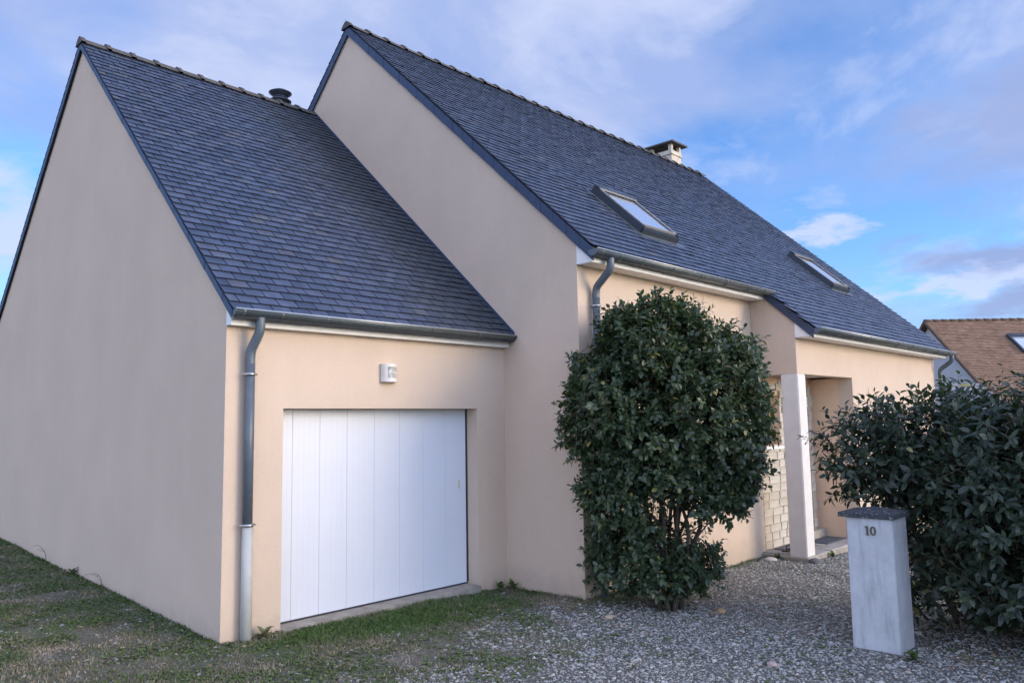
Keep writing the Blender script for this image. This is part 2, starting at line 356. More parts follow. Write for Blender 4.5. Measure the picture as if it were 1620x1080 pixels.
def ground_mat():
    mt = bpy.data.materials.new('ground_soil'); mt.use_nodes = True; t = mt.node_tree; p = t.nodes['Principled BSDF']
    p.inputs['Roughness'].default_value = .95; p.inputs['Specular IOR Level'].default_value = .2
    a = t.nodes.new('ShaderNodeAttribute'); a.attribute_name = 'tint'; tcn = t.nodes.new('ShaderNodeTexCoord'); o = tcn.outputs['Object']
    nf = noise(t, o, 45, 6, .75); nl = noise(t, o, 3, 5, .6)
    soil = ramp(t, nf, [(.3, (.07, .065, .05)), (.5, (.15, .14, .11)), (.7, (.23, .215, .175))])
    vor = t.nodes.new('ShaderNodeTexVoronoi'); vor.inputs['Scale'].default_value = 55; t.links.new(o, vor.inputs['Vector'])
    sepc = t.nodes.new('ShaderNodeSeparateColor'); t.links.new(vor.outputs['Color'], sepc.inputs[0])
    grav = ramp(t, sepc.outputs[0], [(0, (.14, .14, .125)), (.5, (.22, .22, .195)), (.9, (.30, .30, .26)), (1, (.4, .39, .35))])
    grav = mix(t, ramp(t, vor.outputs['Distance'], [(.3, 0.), (.6, .8)]), grav, (.07, .068, .06))
    grn = mix(t, ramp(t, nl, [(.42, 0.), (.6, .55)]), soil, (.05, .07, .028))
    t.links.new(mix(t, a.outputs['Fac'], grn, grav), p.inputs['Base Color'])
    b = t.nodes.new('ShaderNodeBump'); b.inputs['Strength'].default_value = .8; b.inputs['Distance'].default_value = .012
    t.links.new(M(t, 'SUBTRACT', nf, vor.outputs['Distance']), b.inputs['Height']); t.links.new(b.outputs[0], p.inputs['Normal'])
    return mt
g_me = np_mesh('ground', V, F, ground_mat(), tint=np.where(near, cover(XX, YY), .3).ravel(), smooth=True)
go = link('ground', g_me, None); go['kind'] = 'structure'

# ---------------------------------------------------------------- house
LG, A, B_ = 3.698, 1.2336, 1.9346
TG, YRG, ZRG = .9128, 4.545, 7.269
TM, YRM, ZRM = .922, 3.502, 8.487
LM, X1 = 15.05, 8.05
GAR_BACK, MAIN_BACK = 2 * YRG, 2 * YRM + A
Z0 = -0.7
zg = lambda y: ZRG - TG * abs(y - YRG)
zm = lambda y: ZRM - TM * abs(y - YRM)
house = thing('house', 'cream rendered house with steep blue slate roofs and white garage door', 'house')
R_ = MAT['render']
# garage gable wall (its top sits just under the roof deck)
D = .085
MB().prism([(.001, Z0), (GAR_BACK, Z0), (GAR_BACK, zg(GAR_BACK) - D), (YRG, ZRG - D), (.001, zg(0) - D)], 'x', 0, .22).obj('gable_wall', R_, house)
# garage front: piers and lintel round the door opening
OX0, OX1, OZ = .598, 3.215, 2.052
b = MB()
b.box(.22, OX0, .001, .26, Z0, 2.9); b.box(.001, .22, .0, .001, Z0, 2.9)
b.box(OX1, LG, .001, .26, Z0, 2.9); b.box(OX0, OX1, .001, .26, OZ, 2.9)
b.obj('front_wall', R_, house)
MB().box(.22, LG, GAR_BACK - .2, GAR_BACK, Z0, zg(GAR_BACK) - D - .01).obj('back_wall', R_, house)
# main gable
DM = .10
MB().prism([(-A, Z0), (MAIN_BACK, Z0), (MAIN_BACK, zm(MAIN_BACK) - DM), (YRM, ZRM - DM), (-A, zm(-A) - DM)], 'x', LG, LG + .25).obj('gable_wall', R_, house)
MB().prism([(-B_ + .02, Z0), (MAIN_BACK, Z0), (MAIN_BACK, zm(MAIN_BACK) - DM), (YRM, ZRM - DM), (-B_ + .02, zm(-B_) - DM)], 'x', LM - .25, LM).obj('gable_wall', R_, house)
MB().box(LG + .25, LM - .25, MAIN_BACK - .2, MAIN_BACK, Z0, zm(MAIN_BACK) - DM - .01).obj('back_wall', R_, house)
# main front, left of the porch
MB().box(LG + .25, 8.15, -A, -A + .25, Z0, 3.86).obj('front_wall', R_, house)
# porch back wall with a window and a door opening
WX0, WX1, WZ0, WZ1 = 8.30, 8.95, 1.42, 2.25
DX0, DX1, DZ1 = 9.25, 10.03, 2.05
PB = -A + .04
OCHRE = mat('ochre_reveal', (.68, .49, .34), rough=.95, var=.05, bump=.5, bscale=95)
b = MB()
b.box(8.15, WX0, PB, PB + .3, Z0, 2.6); b.box(WX1, DX0, PB, PB + .3, Z0, 2.6); b.box(DX1, 10.45, PB, PB + .3, Z0, 2.6)
b.box(WX0, WX1, PB, PB + .3, Z0, WZ0); b.box(WX0, WX1, PB, PB + .3, WZ1, 2.6); b.box(DX0, DX1, PB, PB + .3, DZ1, 2.6)
b.obj('porch_back_wall', OCHRE, house)
# second front: pier right of the porch, lintel, side beam
PX = 10.225; PZ = 2.535
b = MB()
b.box(PX, LM - .25, -B_, -B_ + .25, Z0, 3.2); b.box(8.30, PX, -B_, -B_ + .25, PZ, 3.2)
b.obj('front_wall', R_, house)
MB().box(PX, PX + .22, -B_ + .251, PB, Z0, PZ).obj('porch_side_wall', OCHRE, house)
MB().prism([(-B_, PZ), (-A - .001, PZ), (-A - .001, zm(-A) - DM), (-B_, zm(-B_) - DM)], 'x', X1 - .012, 8.30).obj('porch_side_beam', R_, house)
MB().box(8.30, PX, -B_ + .25, PB, PZ + .03, PZ + .1).obj('porch_ceiling', MAT['white'], house)
# column
MB().box(X1 - .02, X1 + .265, -B_ - .006, -B_ + .26, -.24, PZ - .001).obj('column', MAT['column'], house, bevel=.012)
# porch floor
MB().box(8.02, PX - .002, -B_ - .03, PB - .002, -.5, -.19).obj('porch_slab', MAT['concrete'], house, bevel=.01)
xs = [8.05, 8.36, 8.80, 9.2, 9.65, 10.05, 10.20]
pave = link('porch_paving', MB().box(8.03, PX - .01, -B_ - .02, PB - .01, -.1895, -.184).mesh('mortar_bed', MAT['mortar']), None, house)
for i in range(6):
    yy = [-B_ - .025, -B_ + .2 + .07 * math.sin(i * 2.3), PB - .32 + .06 * math.cos(i * 1.7), PB - .01]
    for j in range(3):
        MB().box(xs[i] + .006, xs[i + 1] - .006, yy[j] + .006, yy[j + 1] - .006, -.1838, -.168 + .002 * ((i + j) % 3)).obj('paving_stone', MAT['paver'], pave, bevel=.004)
MB().box(DX0 - .04, DX1 + .18, PB - .16, PB - .003, -.168, -.03).obj('door_step', MAT['concrete'], house, bevel=.008)
# stone facing on the porch back wall
face = link('stone_facing', MB().box(8.153, DX1 + .003, PB - .004, PB - .001, -.1, -.09).mesh('stone_base', MAT['mortar']), None, house)
b = MB()
b.box(8.155, WX0 - .002, PB - .012, PB - .004, -.16, 2.5); b.box(WX1 + .002, DX0 - .002, PB - .012, PB - .004, -.16, 2.5)
b.box(WX0 - .002, WX1 + .002, PB - .012, PB - .004, -.16, WZ0 - .03)
b.obj('mortar_bed', MAT['mortar'], face)
z = -.155; row = 0
bank = []
for k in range(5):
    w = [.26, .32, .38, .46, .21][k]
    mb = MB(); mb.box(0, w - .012, -.028, 0, 0, .112); me = mb.mesh('stone', MAT['stone'], .006)
    for v_ in me.vertices: v_.co += Vector((random.uniform(-.003, .003), random.uniform(-.004, .004) if v_.co.y < -.02 else 0, random.uniform(-.003, .003)))
    bank.append((w, me))
while z < 2.38:
    x = 8.158 - (.07 if row % 2 else 0)
    while x < DX0 - .02:
        w, me = random.choice(bank)
        x_0 = max(x, 8.158); x_1 = min(x + w, DX0 - .003)
        inwin = (WX0 - .03 < (x_0 + x_1) / 2 < WX1 + .03) and WZ0 - .06 < z < WZ1 - .02
        if x_1 - x_0 > .06 and not inwin:
            o = link('stone', me, None, face, loc=(x_0, PB - .012, z)); o.scale = ((x_1 - x_0) / w, 1, 1)
        x += w
    z += .124; row += 1
z = -.16; k = 0
while z < 2.28:
    w = .11 + .055 * (k % 2) + random.uniform(-.01, .01)
    o = link('stone', bank[2][1], None, face, loc=(DX1 + .004, PB - .004, z)); o.scale = (w / .38, 1.1, 1.25)
    z += .152; k += 1
x = DX0
while x < DX1 + .1:
    o = link('stone', bank[1][1], None, face, loc=(x, PB - .004, DZ1 + .003)); o.scale = (.625, 1.1, 1.7); x += .2
# window and entrance door in the porch
w = thing('window', '', ''); del w['label']; del w['category']; w.parent = house
b = MB(); yk = PB + .2
b.box(WX0, WX1, yk, yk + .05, WZ0, WZ0 + .06); b.box(WX0, WX1, yk, yk + .05, WZ1 - .06, WZ1)
b.box(WX0, WX0 + .06, yk, yk + .05, WZ0 + .06, WZ1 - .06); b.box(WX1 - .06, WX1, yk, yk + .05, WZ0 + .06, WZ1 - .06)
b.obj('frame', MAT['white'], w)
MB().box(WX0 + .06, WX1 - .06, yk + .02, yk + .03, WZ0 + .06, WZ1 - .06).obj('pane', MAT['glass'], w)
MB().box(WX0 - .04, WX1 + .04, PB - .07, PB + .2, WZ0 - .045, WZ0 - .001).obj('sill', MAT['white'], w, bevel=.006)
dr = thing('entrance_door', '', ''); del dr['label']; del dr['category']; dr.parent = house
MB().box(DX0 + .05, DX1 - .05, PB + .24, PB + .28, -.03, DZ1 - .05).obj('leaf', MAT['white'], dr)
b = MB(); b.box(DX0, DX0 + .05, PB + .22, PB + .3, -.03, DZ1); b.box(DX1 - .05, DX1, PB + .22, PB + .3, -.03, DZ1); b.box(DX0 + .05, DX1 - .05, PB + .22, PB + .3, DZ1 - .05, DZ1)
b.obj('frame', MAT['white'], dr)
for zz_ in (.15, .8, 1.45):
    MB().box(DX0 + .15, DX1 - .15, PB + .228, PB + .24, zz_, zz_ + .45).obj('panel', MAT['white'], dr, bevel=.008)

# garage door: a side-sliding door of upright planks
gd = thing('garage_door', '', ''); del gd['label']; del gd['category']; gd.parent = house
seams = [.30, .52, .821, 1.137, 1.472, 1.80, 2.13, 2.46, 2.80, 3.12, 3.215]
seams = [.50, .818, 1.137, 1.472, 1.828, 2.179, 2.523, 2.87, 3.20]
for i in range(len(seams) - 1):
    b = MB(); x_0, x_1 = seams[i] + .001, seams[i + 1] - .001; n = 5; wd = (x_1 - x_0) / n
    pts = [(x_0, .235), (x_0, .203), (x_0 + .003, .2)]
    for k in range(1, n):
        xx = x_0 + k * wd; pts += [(xx - .003, .2), (xx, .2011), (xx + .003, .2)]
    pts += [(x_1 - .003, .2), (x_1, .203), (x_1, .235)]
    b.prism(pts, 'z', -.035, OZ + .03).obj('panel', MAT['door'], gd)
MB().box(3.203, 3.222, .185, .24, -.03, OZ).obj('rubber_edge', MAT['dark_gap'], gd)
MB().box(.5, 3.2, .19, .24, -.05, -.036).obj('bottom_seal', MAT['dark_gap'], gd)
MB().box(3.070, 3.092, .192, .2, 1.09, 1.19).obj('handle', mat('pale_yellow_handle', (.55, .52, .38), rough=.5), gd)
MB().box(OX0 + .002, OX1 - .002, -.05, .26, -.3, -.052).obj('threshold', MAT['concrete'], house, bevel=.008)

# eaves boxes
def eaves_box(name, x0, x1, yw, yo, zb, zf, t=.02):
    yo_in = yo
    zt = zf(yo) - .03
    MB().prism([(yo, zb), (yw - .003, zb), (yw - .003, zf(yw) - .09), (yo, zt - .005)], 'x', x0, x1).obj(name, MAT['white'], house, bevel=.003)
eaves_box('eaves_box', -.006, LG - .004, 0, -.10, 2.822, zg)
eaves_box('eaves_box', LG - .008, 8.03, -A, -1.470, 3.715, zm)
eaves_box('eaves_box', X1 - .025, LM + .02, -B_, -2.190, 3.078, zm)

# gutters: half round with a rolled front edge
def gutter(x0, x1, yc, zc, r, marks, yspot=False):
    g = thing('gutter', '', ''); del g['label']; del g['category']; g.parent = house
    n = 12; out = []; inn = []
    for k in range(n + 1):
        a_ = math.pi + math.pi * k / n
        out.append((yc + r * math.cos(a_), zc + r * math.sin(a_))); inn.append((yc + (r - .004) * math.cos(a_), zc + (r - .004) * math.sin(a_)))
    b = MB(); pts = out + inn[::-1]; nn = len(pts)
    vs_ = [(x0, *p) for p in pts] + [(x1, *p) for p in pts]
    b.add(vs_, [(i, (i + 1) % nn, nn + (i + 1) % nn, nn + i) for i in range(nn)], True)
    b.f += [(i, i + 1, nn - 2 - i, nn - 1 - i) for i in range(n)] + [(nn + i, nn + i + 1, 2 * nn - 2 - i, 2 * nn - 1 - i) for i in range(n)]
    b.sm += [False] * (2 * n)
    b.obj('trough', MAT['zinc'], g)
    MB().tube([(x0, yc - r - .003, zc + .004), (x1, yc - r - .003, zc + .004)], .0095, 10).obj('rolled_edge', MAT['zinc_edge'], g)
    for xe in (x0, x1):
        b = MB(); b.prism([(yc + (r + .002) * math.cos(math.pi + math.pi * k / 12), zc + (r + .002) * math.sin(math.pi + math.pi * k / 12)) for k in range(13)], 'x', xe - .004, xe + .004)
        b.obj('end_cap', MAT['pvc'], g)
    for i, xm in enumerate(marks):
        b = MB(); rr = r + .006
        pts = [(yc + rr * math.cos(math.pi + math.pi * k / 12), zc + rr * math.sin(math.pi + math.pi * k / 12)) for k in range(13)] + \
              [(yc + r * math.cos(math.pi + math.pi * k / 12), zc + r * math.sin(math.pi + math.pi * k / 12)) for k in range(12, -1, -1)]
        nn = len(pts); x_0 = xm - .011; x_1 = xm + .011
        b.add([(x_0, *p) for p in pts] + [(x_1, *p) for p in pts], [(k, (k + 1) % nn, nn + (k + 1) % nn, nn + k) for k in range(nn)])
        b.f += [(k, k + 1, nn - 2 - k, nn - 1 - k) for k in range(12)] + [(nn + k, nn + k + 1, 2 * nn - 2 - k, 2 * nn - 1 - k) for k in range(12)]; b.sm += [False] * 24
        b.obj('bracket', MAT['zinc'], g)
    return g
gutter(-.03, LG - .01, -.178, 2.955, .064, [.06, .45, .95, 1.67, 2.33, 3.05])
gutter(3.60, 8.10, -1.555, 3.835, .070, [3.72, 4.08, 4.55, 5.22, 5.91, 6.61, 7.27, 7.8])
gutter(8.02, 15.2, -2.275, 3.195, .070, [8.16, 8.75, 9.4, 10.1, 10.8, 11.5, 12.3, 13.1, 13.9, 14.7])

# downpipes
def smooth_path(P, n=6):
    out = []
    P = [Vector(p) for p in P]
    for i in range(len(P) - 1):
        p0, p1, p2, p3 = P[max(i - 1, 0)], P[i], P[i + 1], P[min(i + 2, len(P) - 1)]
        for k in range(n):
            t_ = k / n
            out.append(.5 * ((2 * p1) + (p2 - p0) * t_ + (2 * p0 - 5 * p1 + 4 * p2 - p3) * t_ ** 2 + (3 * p1 - p0 - 3 * p2 + p3) * t_ ** 3))
    out.append(P[-1]); return out
def downpipe(xg, yg, zg_, xw, yw, zn, zbot, r, zj=None):
    d = thing('downpipe', '', ''); del d['label']; del d['category']; d.parent = house
    dz = zg_ - zn
    P = smooth_path([(xg, yg, zg_), (xg, yg, zg_ - dz * .22), (xg * .88 + xw * .12, yg * .88 + yw * .12, zg_ - dz * .40), (xg * .5 + xw * .5, (yg + yw) / 2, zg_ - dz * .60), (xg * .12 + xw * .88, yg * .12 + yw * .88, zg_ - dz * .80), (xw, yw, zn), (xw, yw, zn - .1)])
    MB().tube(P, r, 20).obj('swan_neck', MAT['pvc'], d)
    MB().tube([(xw, yw, zn - .06), (xw, yw, zj if zj else zbot)], r * 1.01, 20).obj('pipe', MAT['pvc'], d)
    def clip(z_, rr):
        b = MB(); b.tube([(xw, yw, z_ - .012), (xw, yw, z_ + .012)], rr, 20)
        b.tube([(xw - rr - .018, yw, z_), (xw + rr + .018, yw, z_)], .009, 8); b.box(xw - .01, xw + .01, yw + .01, yw + .10, z_ - .01, z_ + .01)
        b.obj('pipe_clip', MAT['steel'], d)
    clip(zn - .16, r + .008)
    if zj:
        MB().tube([(xw + .003, yw, zj + .02), (xw + .003, yw, zbot)], r * 1.13, 20).obj('lower_pipe', MAT['pvc_light'], d)
        clip(zj + .01, r * 1.16 + .008)
downpipe(.245, -.178, 2.90, .205, -.075, 2.53, -.2, .045, .965)
downpipe(3.93, -1.555, 3.775, 3.955, -A - .075, 3.40, -.3, .046)
downpipe(15.06, -2.275, 3.14, 15.10, -2.02, 2.80, -.5, .045)

# --- roofs -------------------------------------------------------------
GAUGE = .129; SW = .2085
def slope_frame(t_):
    c_ = 1 / math.sqrt(1 + t_ * t_); return c_, t_ * c_         # horizontal, vertical run per unit of slope length
slate_unit = None
def slate_box(w_, l_=.205, th=.009):
    """a slate lying in local XY: x width, y up the slope, lower edge lifted"""
    h0, h1 = .027, .004
    vs_ = [(0, 0, h0), (w_, 0, h0), (w_, l_, h1), (0, l_, h1), (.001, .0015, h0 + th), (w_ - .001, .0015, h0 + th), (w_, l_, h1 + th), (0, l_, h1 + th)]
    fs = [(0, 3, 2, 1), (4, 5, 6, 7), (0, 1, 5, 4), (1, 2, 6, 5), (2, 3, 7, 6), (3, 0, 4, 7)]
    return np.array(vs_), np.array(fs)
def slates(x0, x1, yr, zr, t_, y_eave, front=True, holes=(), xstep=None):
    """returns list of (matrix 3x3 cols, origin, width) for each slate"""
    c_, s_ = slope_frame(t_); L = abs(yr - y_eave) / c_ if False else (abs(yr - y_eave)) / c_
    sg = 1 if front else -1
    out = []; rows = int(L / GAUGE)
    for r in range(rows + 1):
        d0 = r * GAUGE
        off = (r % 2) * SW / 2
        x = x0 - off
        while x < x1 - .01:
            w_ = SW - .009; xa = max(x, x0); xb = min(x + w_, x1)
            if xb - xa > .03 and d0 < L - .03:
                ym = y_eave + sg * (d0 + .06) * c_
                if not any(h[0] < (xa + xb) / 2 < h[1] and h[2] < ym < h[3] for h in holes) and not (xstep and (xa + xb) / 2 < xstep[0] and d0 < xstep[1]):
                    out.append((xa, d0 + rng.normal(0, .0028), xb - xa, rng.normal(0, .007), min(.205, L - d0)))
            x += SW
    return out, c_, s_, L
def slate_verts(sl, y_eave, z_eave, c_, s_, sg):
    xa, d, w_, tilt, ln = sl
    V_, F_ = slate_box(w_, ln)
    V_ = V_.copy(); V_[:, 1] += V_[:, 0] * tilt; V_[[0, 1, 4, 5], 2] += np.tile(np.clip(rng.normal(0, .0028, 2), -.005, .008), 2)
    ex, ey, en = np.array([1, 0, 0]), np.array([0, sg * c_, s_]), np.array([0, -sg * s_, c_])
    o = np.array([xa, y_eave, z_eave]) + ey * d
    return o + V_[:, :1] * ex + V_[:, 1:2] * ey + V_[:, 2:3] * en, F_, (o, ey, en)
SLATE_MESH = {}
def single_mesh(w_, ln):
    key = (round(w_, 3), round(ln, 3))
    if key not in SLATE_MESH:
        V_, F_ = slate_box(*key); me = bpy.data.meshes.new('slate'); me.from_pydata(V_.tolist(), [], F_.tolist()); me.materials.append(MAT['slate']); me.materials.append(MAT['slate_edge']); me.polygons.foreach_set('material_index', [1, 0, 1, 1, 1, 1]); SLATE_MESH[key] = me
    return SLATE_MESH[key]
def project(P):
    d = P - CAM; z_ = d @ fw; return 810 + FPX * (d @ rt) / z_, 540 - FPX * (d @ upv) / z_, z_
def roof(xv0, xv1, yr, zr, t_, y_front, y_back, n_single, holes=(), xstep=None, deck_holes=()):
    ro = thing('roof', '', ''); del ro['label']; del ro['category']; ro.parent = house
    c_, s_ = slope_frame(t_)
    zf, zb_ = zr - t_ * abs(yr - y_front), zr - t_ * abs(y_back - yr)
    th = .055
    parts_x = [(xv0, xv1, y_front)] if not xstep else [(xv0, xstep[2], xstep[3]), (xstep[2], xv1, y_front)]
    for (xa, xb, yf) in parts_x:
        zf_ = zr - t_ * abs(yr - yf)
        MB().prism([(yf, zf_ - th), (yr, zr - th), (y_back, zb_ - th), (y_back, zb_ - .004), (yr, zr - .004), (yf, zf_ - .004)], 'x', xa + .032, xb - .032).obj('deck', MAT['deck'], ro)
    fr, c_, s_, L = slates(xv0, xv1, yr, zr, t_, y_front, True, holes, (xstep[2], (xstep[3] - y_front) / c_ - .02) if xstep else None)
    bk, _, _, _ = slates(xv0, xv1, yr, zr, t_, y_back, False)
    items = []
    for s in fr:
        Vv, Ff, fm = slate_verts(s, y_front, zf, c_, s_, 1)
        u_, v_, d_ = project(Vv.mean(0)); vis = 0 < u_ < 1620 and 0 < v_ < 1080
        items.append((vis * s[2] / d_ ** 2 * abs(((CAM - Vv.mean(0)) / d_) @ fm[2]), s, Vv, Ff, fm))
    items.sort(key=lambda i: -i[0])
    for it in items[:n_single]:
        s = it[1]; o = link('slate', single_mesh(s[2], s[4]), None, ro)
        ori, ey, en = it[4]; ex = np.array([1., 0, 0]) + ey * s[3]
        o.matrix_local = Matrix(((ex[0], ey[0], en[0], ori[0]), (ex[1], ey[1], en[1], ori[1]), (ex[2], ey[2], en[2], ori[2]), (0, 0, 0, 1)))
    rest = [(i[2], i[3]) for i in items[n_single:]] + [slate_verts(s, y_back, zb_, c_, s_, -1)[:2] for s in bk]
    VV = np.concatenate([r[0] for r in rest]); FF = np.concatenate([r[1] + 8 * k for k, r in enumerate(rest)])
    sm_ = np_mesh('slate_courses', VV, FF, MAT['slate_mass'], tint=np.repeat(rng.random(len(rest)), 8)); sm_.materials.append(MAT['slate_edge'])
    sm_.polygons.foreach_set('material_index', np.tile(np.array([1, 0, 1, 1, 1, 1], dtype=np.int32), len(rest)))
    o = link('slate_courses', sm_, None, ro); o['kind'] = 'stuff'
    return ro
SK = [(5.55, 6.50, -.86, -.02), (12.20, 13.12, -.88, -.02)]      # skylights: x0, x1, y0, y1
rg = roof(-.045, LG - .012, YRG, ZRG, TG, -.21, GAR_BACK + .2, 230)
rm = roof(3.655, LM + .1, YRM, ZRM, TM, -2.25, MAIN_BACK + .25, 70, holes=[(s[0] - .03, s[1] + .03, s[2] - .05, s[3] + .05) for s in SK], xstep=(0, 0, X1 - .03, -1.53))

# verges
def verge(ro, x_, yr, zr, t_, y_end, depth, step, sg, m, thick=.012, top=.003):
    c_, s_ = slope_frame(t_); L = abs(yr - y_end) / c_; n = max(1, round(L / step)); st = L / n
    for k in range(n):
        d0, d1 = k * st, (k + 1) * st - .007
        P = lambda d, h: (yr + sg * d * c_, zr - d * s_ + h)
        o = thick * .5 * (k % 2 == 0) * .35
        MB().prism([P(d0, top), P(d1, top), P(d1, -depth + .006 * math.sin(k * 2.1)), P(d0, -depth)], 'x', x_ - thick - o, x_ - .001 - o).obj('verge_slate', m, ro)
verge(rg, -.03, YRG, ZRG, TG, -.19, .082, .27, -1, MAT['slate_dark'])
verge(rg, -.03, YRG, ZRG, TG, GAR_BACK + .2, .105, .27, 1, MAT['slate_dark'])
verge(rm, 3.672, YRM, ZRM, TM, -1.52, .150, .27, -1, MAT['slate_dark'])
verge(rm, 3.672, YRM, ZRM, TM, MAIN_BACK + .25, .150, .27, 1, MAT['slate_dark'])
c_m, s_m = slope_frame(TM)
for (ya, yb) in ((-1.50, -1.86), (-1.862, -2.23)):
    MB().prism([(ya, zm(ya) - .004), (yb, zm(yb) - .004), (yb, zm(yb) - .16), (ya, zm(ya) - .16)], 'x', X1 - .05, X1 - .031).obj('verge_slate', MAT['slate_dark'], rm)
# dark soffit strip under the verges (gap between wall top and roof)
for (ro, xa, xb, yr, zr, t_, yf, yb, dd) in ((rg, -.040, .20, YRG, ZRG, TG, -.02, GAR_BACK, D), (rm, 3.664, LG + .2, YRM, ZRM, TM, -A, MAIN_BACK, DM)):
    f_ = lambda y: zr - t_ * abs(y - yr)
    MB().prism([(yf, f_(yf) - dd), (yr, zr - dd), (yb, f_(yb) - dd), (yb, f_(yb) - .056), (yr, zr - .056), (yf, f_(yf) - .056)], 'x', xa, xb).obj('verge_board', MAT['deck'], ro)
# flashing where the garage roof meets the main gable
c_, s_ = slope_frame(TG)
MB().prism([(-.20, zg(-.20) + .012), (YRG, ZRG + .012), (YRG, ZRG + .075), (-.20, zg(-.20) + .075)], 'x', LG - .022, LG - .0015).obj('flashing', MAT['slate_dark'], rg)
# ridge tiles
def ridge(ro, x0, x1, yr, zr, step):
    n = round((x1 - x0) / step); st = (x1 - x0) / n
    def ring(x_, gr):
        pts = []
        for k in range(9):
            a_ = RAD(-62 + 124 * k / 8); R2 = .120 + gr
            pts.append((x_, yr + math.sin(a_) * R2 * 1.08, zr - .055 + math.cos(a_) * R2 * .98 - abs(math.sin(a_)) * .045))
        return pts
    b = MB(); prof = [(0, .026), (.055, .026), (.064, .006), (st + .02, 0)]
    rows = [ring(a_, g_) for a_, g_ in prof]; vs_ = [p for r_ in rows for p in r_]
    fs = [(i * 9 + k, i * 9 + k + 1, (i + 1) * 9 + k + 1, (i + 1) * 9 + k) for i in range(len(prof) - 1) for k in range(8)]
    b.add(vs_, fs); b.f.append(tuple(range(9))); b.sm.append(False)
    me = b.mesh('ridge_tile', MAT['ridge'])
    for k in range(n):
        o = link('ridge_tile', me, None, ro, loc=(x0 + k * st, random.uniform(-.004, .004), random.uniform(-.004, .004)))
        o.rotation_euler = (0, 0, 0)
ridge(rg, -.06, LG - .05, YRG, ZRG, .35)
ridge(rm, 3.63, LM + .1, YRM, ZRM, .39)

# skylights
def skylight(x0, x1, y0, y1):
    s = thing('skylight', '', ''); del s['label']; del s['category']; s.parent = house
    w_, l_ = x1 - x0, (y1 - y0) / c_m
    Mx = Matrix(((1, 0, 0, x0), (0, c_m, -s_m, y0), (0, s_m, c_m, zm(y0)), (0, 0, 0, 1)))
    s.matrix_local = Mx
    b = MB(); h = .135
    b.box(0, .05, 0, l_, -.03, h); b.box(w_ - .05, w_, 0, l_, -.03, h); b.box(.05, w_ - .05, 0, .05, -.03, h - .02)
    b.box(.0501, w_ - .0501, l_ - .10, l_, -.03, h)
    b.obj('frame', MAT['velux'], s, bevel=.005)
    b = MB(); b.box(.038, .062, .05, l_ - .10, h + .001, h + .009); b.box(w_ - .062, w_ - .038, .05, l_ - .10, h + .001, h + .009); b.box(.063, w_ - .063, .045, .07, h - .019, h + .008)
    b.obj('trim', MAT['velux_light'], s)
    MB().box(.0505, w_ - .0505, .0505, l_ - .1005, .112, .120).obj('pane', MAT['glass'], s)
    b = MB(); b.prism([(l_ - .12, h + .002), (l_ + .02, h + .002), (l_ + .02, h + .02), (l_ - .08, h + .035), (l_ - .12, h + .025)], 'x', -.012, w_ + .012)
    b.obj('hood', MAT['velux'], s)
    MB().box(0, w_, l_ - .125, l_ - .121, h + .004, h + .026).obj('hood_trim', MAT['velux_light'], s)
    b = MB(); b.box(-.09, w_ + .09, -.13, -.001, .026, .032); b.box(-.09, -.001, 0, l_ + .09, .026, .032); b.box(w_ + .001, w_ + .09, 0, l_ + .09, .026, .032)
    b.obj('flashing', MAT['zinc'], s)
    MB().box(.02, w_ - .02, -.03, -.001, .033, h - .03).obj('lower_cover', MAT['velux'], s)
for s in SK: skylight(*s)

# chimney
ch = thing('chimney', '', ''); del ch['label']; del ch['category']; ch.parent = house
cx0, cx1, cy0, cy1 = 13.69, 14.17, 3.56, 4.22
MB().box(cx0, cx1, cy0, cy1, 7.8, 8.78).obj('stack', MAT['chimney'], ch, bevel=.01)
b = MB(); b.box(cx0 - .025, cx1 + .025, cy0 - .025, cy1 + .025, 8.781, 8.82)
b.box(cx0 - .005, cx1 + .005, cy0 - .005, cy0 + .09, 8.821, 8.90); b.box(cx0 - .005, cx1 + .005, cy1 - .09, cy1 + .005, 8.821, 8.90)
b.box(cx0 - .005, cx0 + .09, cy0 + .091, cy1 - .091, 8.821, 8.90); b.box(cx1 - .09, cx1 + .005, cy0 + .091, cy1 - .091, 8.821, 8.90)
b.obj('collar', MAT['chimney'], ch)
for a_ in (cx0, cx1 - .09):
    for b_ in (cy0, cy1 - .09):
        MB().box(a_, a_ + .09, b_, b_ + .09, 8.901, 9.06).obj('post', MAT['chimney'], ch)
b = MB(); xa, xb, ya, yb = cx0 - .13, cx1 + .13, cy0 - .13, cy1 + .13
b.add([(xa, ya, 9.061), (xb, ya, 9.061), (xb, yb, 9.061), (xa, yb, 9.061), (xa, ya, 9.10), (xb, ya, 9.10), (xb, yb, 9.10), (xa, yb, 9.10),
       ((xa + xb) / 2, ya + .35, 9.20), ((xa + xb) / 2, yb - .35, 9.20)],
      [(0, 3, 2, 1), (0, 1, 5, 4), (1, 2, 6, 5), (2, 3, 7, 6), (3, 0, 4, 7), (4, 5, 8), (5, 6, 9, 8), (6, 7, 9), (7, 4, 8, 9)])
b.obj('cap', MAT['ridge'], ch)
# metal flue behind the garage ridge
fl = thing('flue', '', ''); del fl['label']; del fl['category']; fl.parent = house
fx, fy = 3.165, 4.78
MB().lathe([(.095, 6.8), (.095, 7.46), (.001, 7.46)], fx, fy).obj('pipe', MAT['steel'], fl)
MB().lathe([(.10, 7.395), (.185, 7.43), (.19, 7.44), (.12, 7.49), (.10, 7.50)], fx, fy).obj('skirt', MAT['velux'], fl)
b = MB(); b.lathe([(.11, 7.512), (.19, 7.575), (.195, 7.585), (.12, 7.625), (.001, 7.65)], fx, fy); b.lathe([(.125, 7.495), (.125, 7.512), (.001, 7.512)], fx, fy)
b.obj('cowl', MAT['velux'], fl)
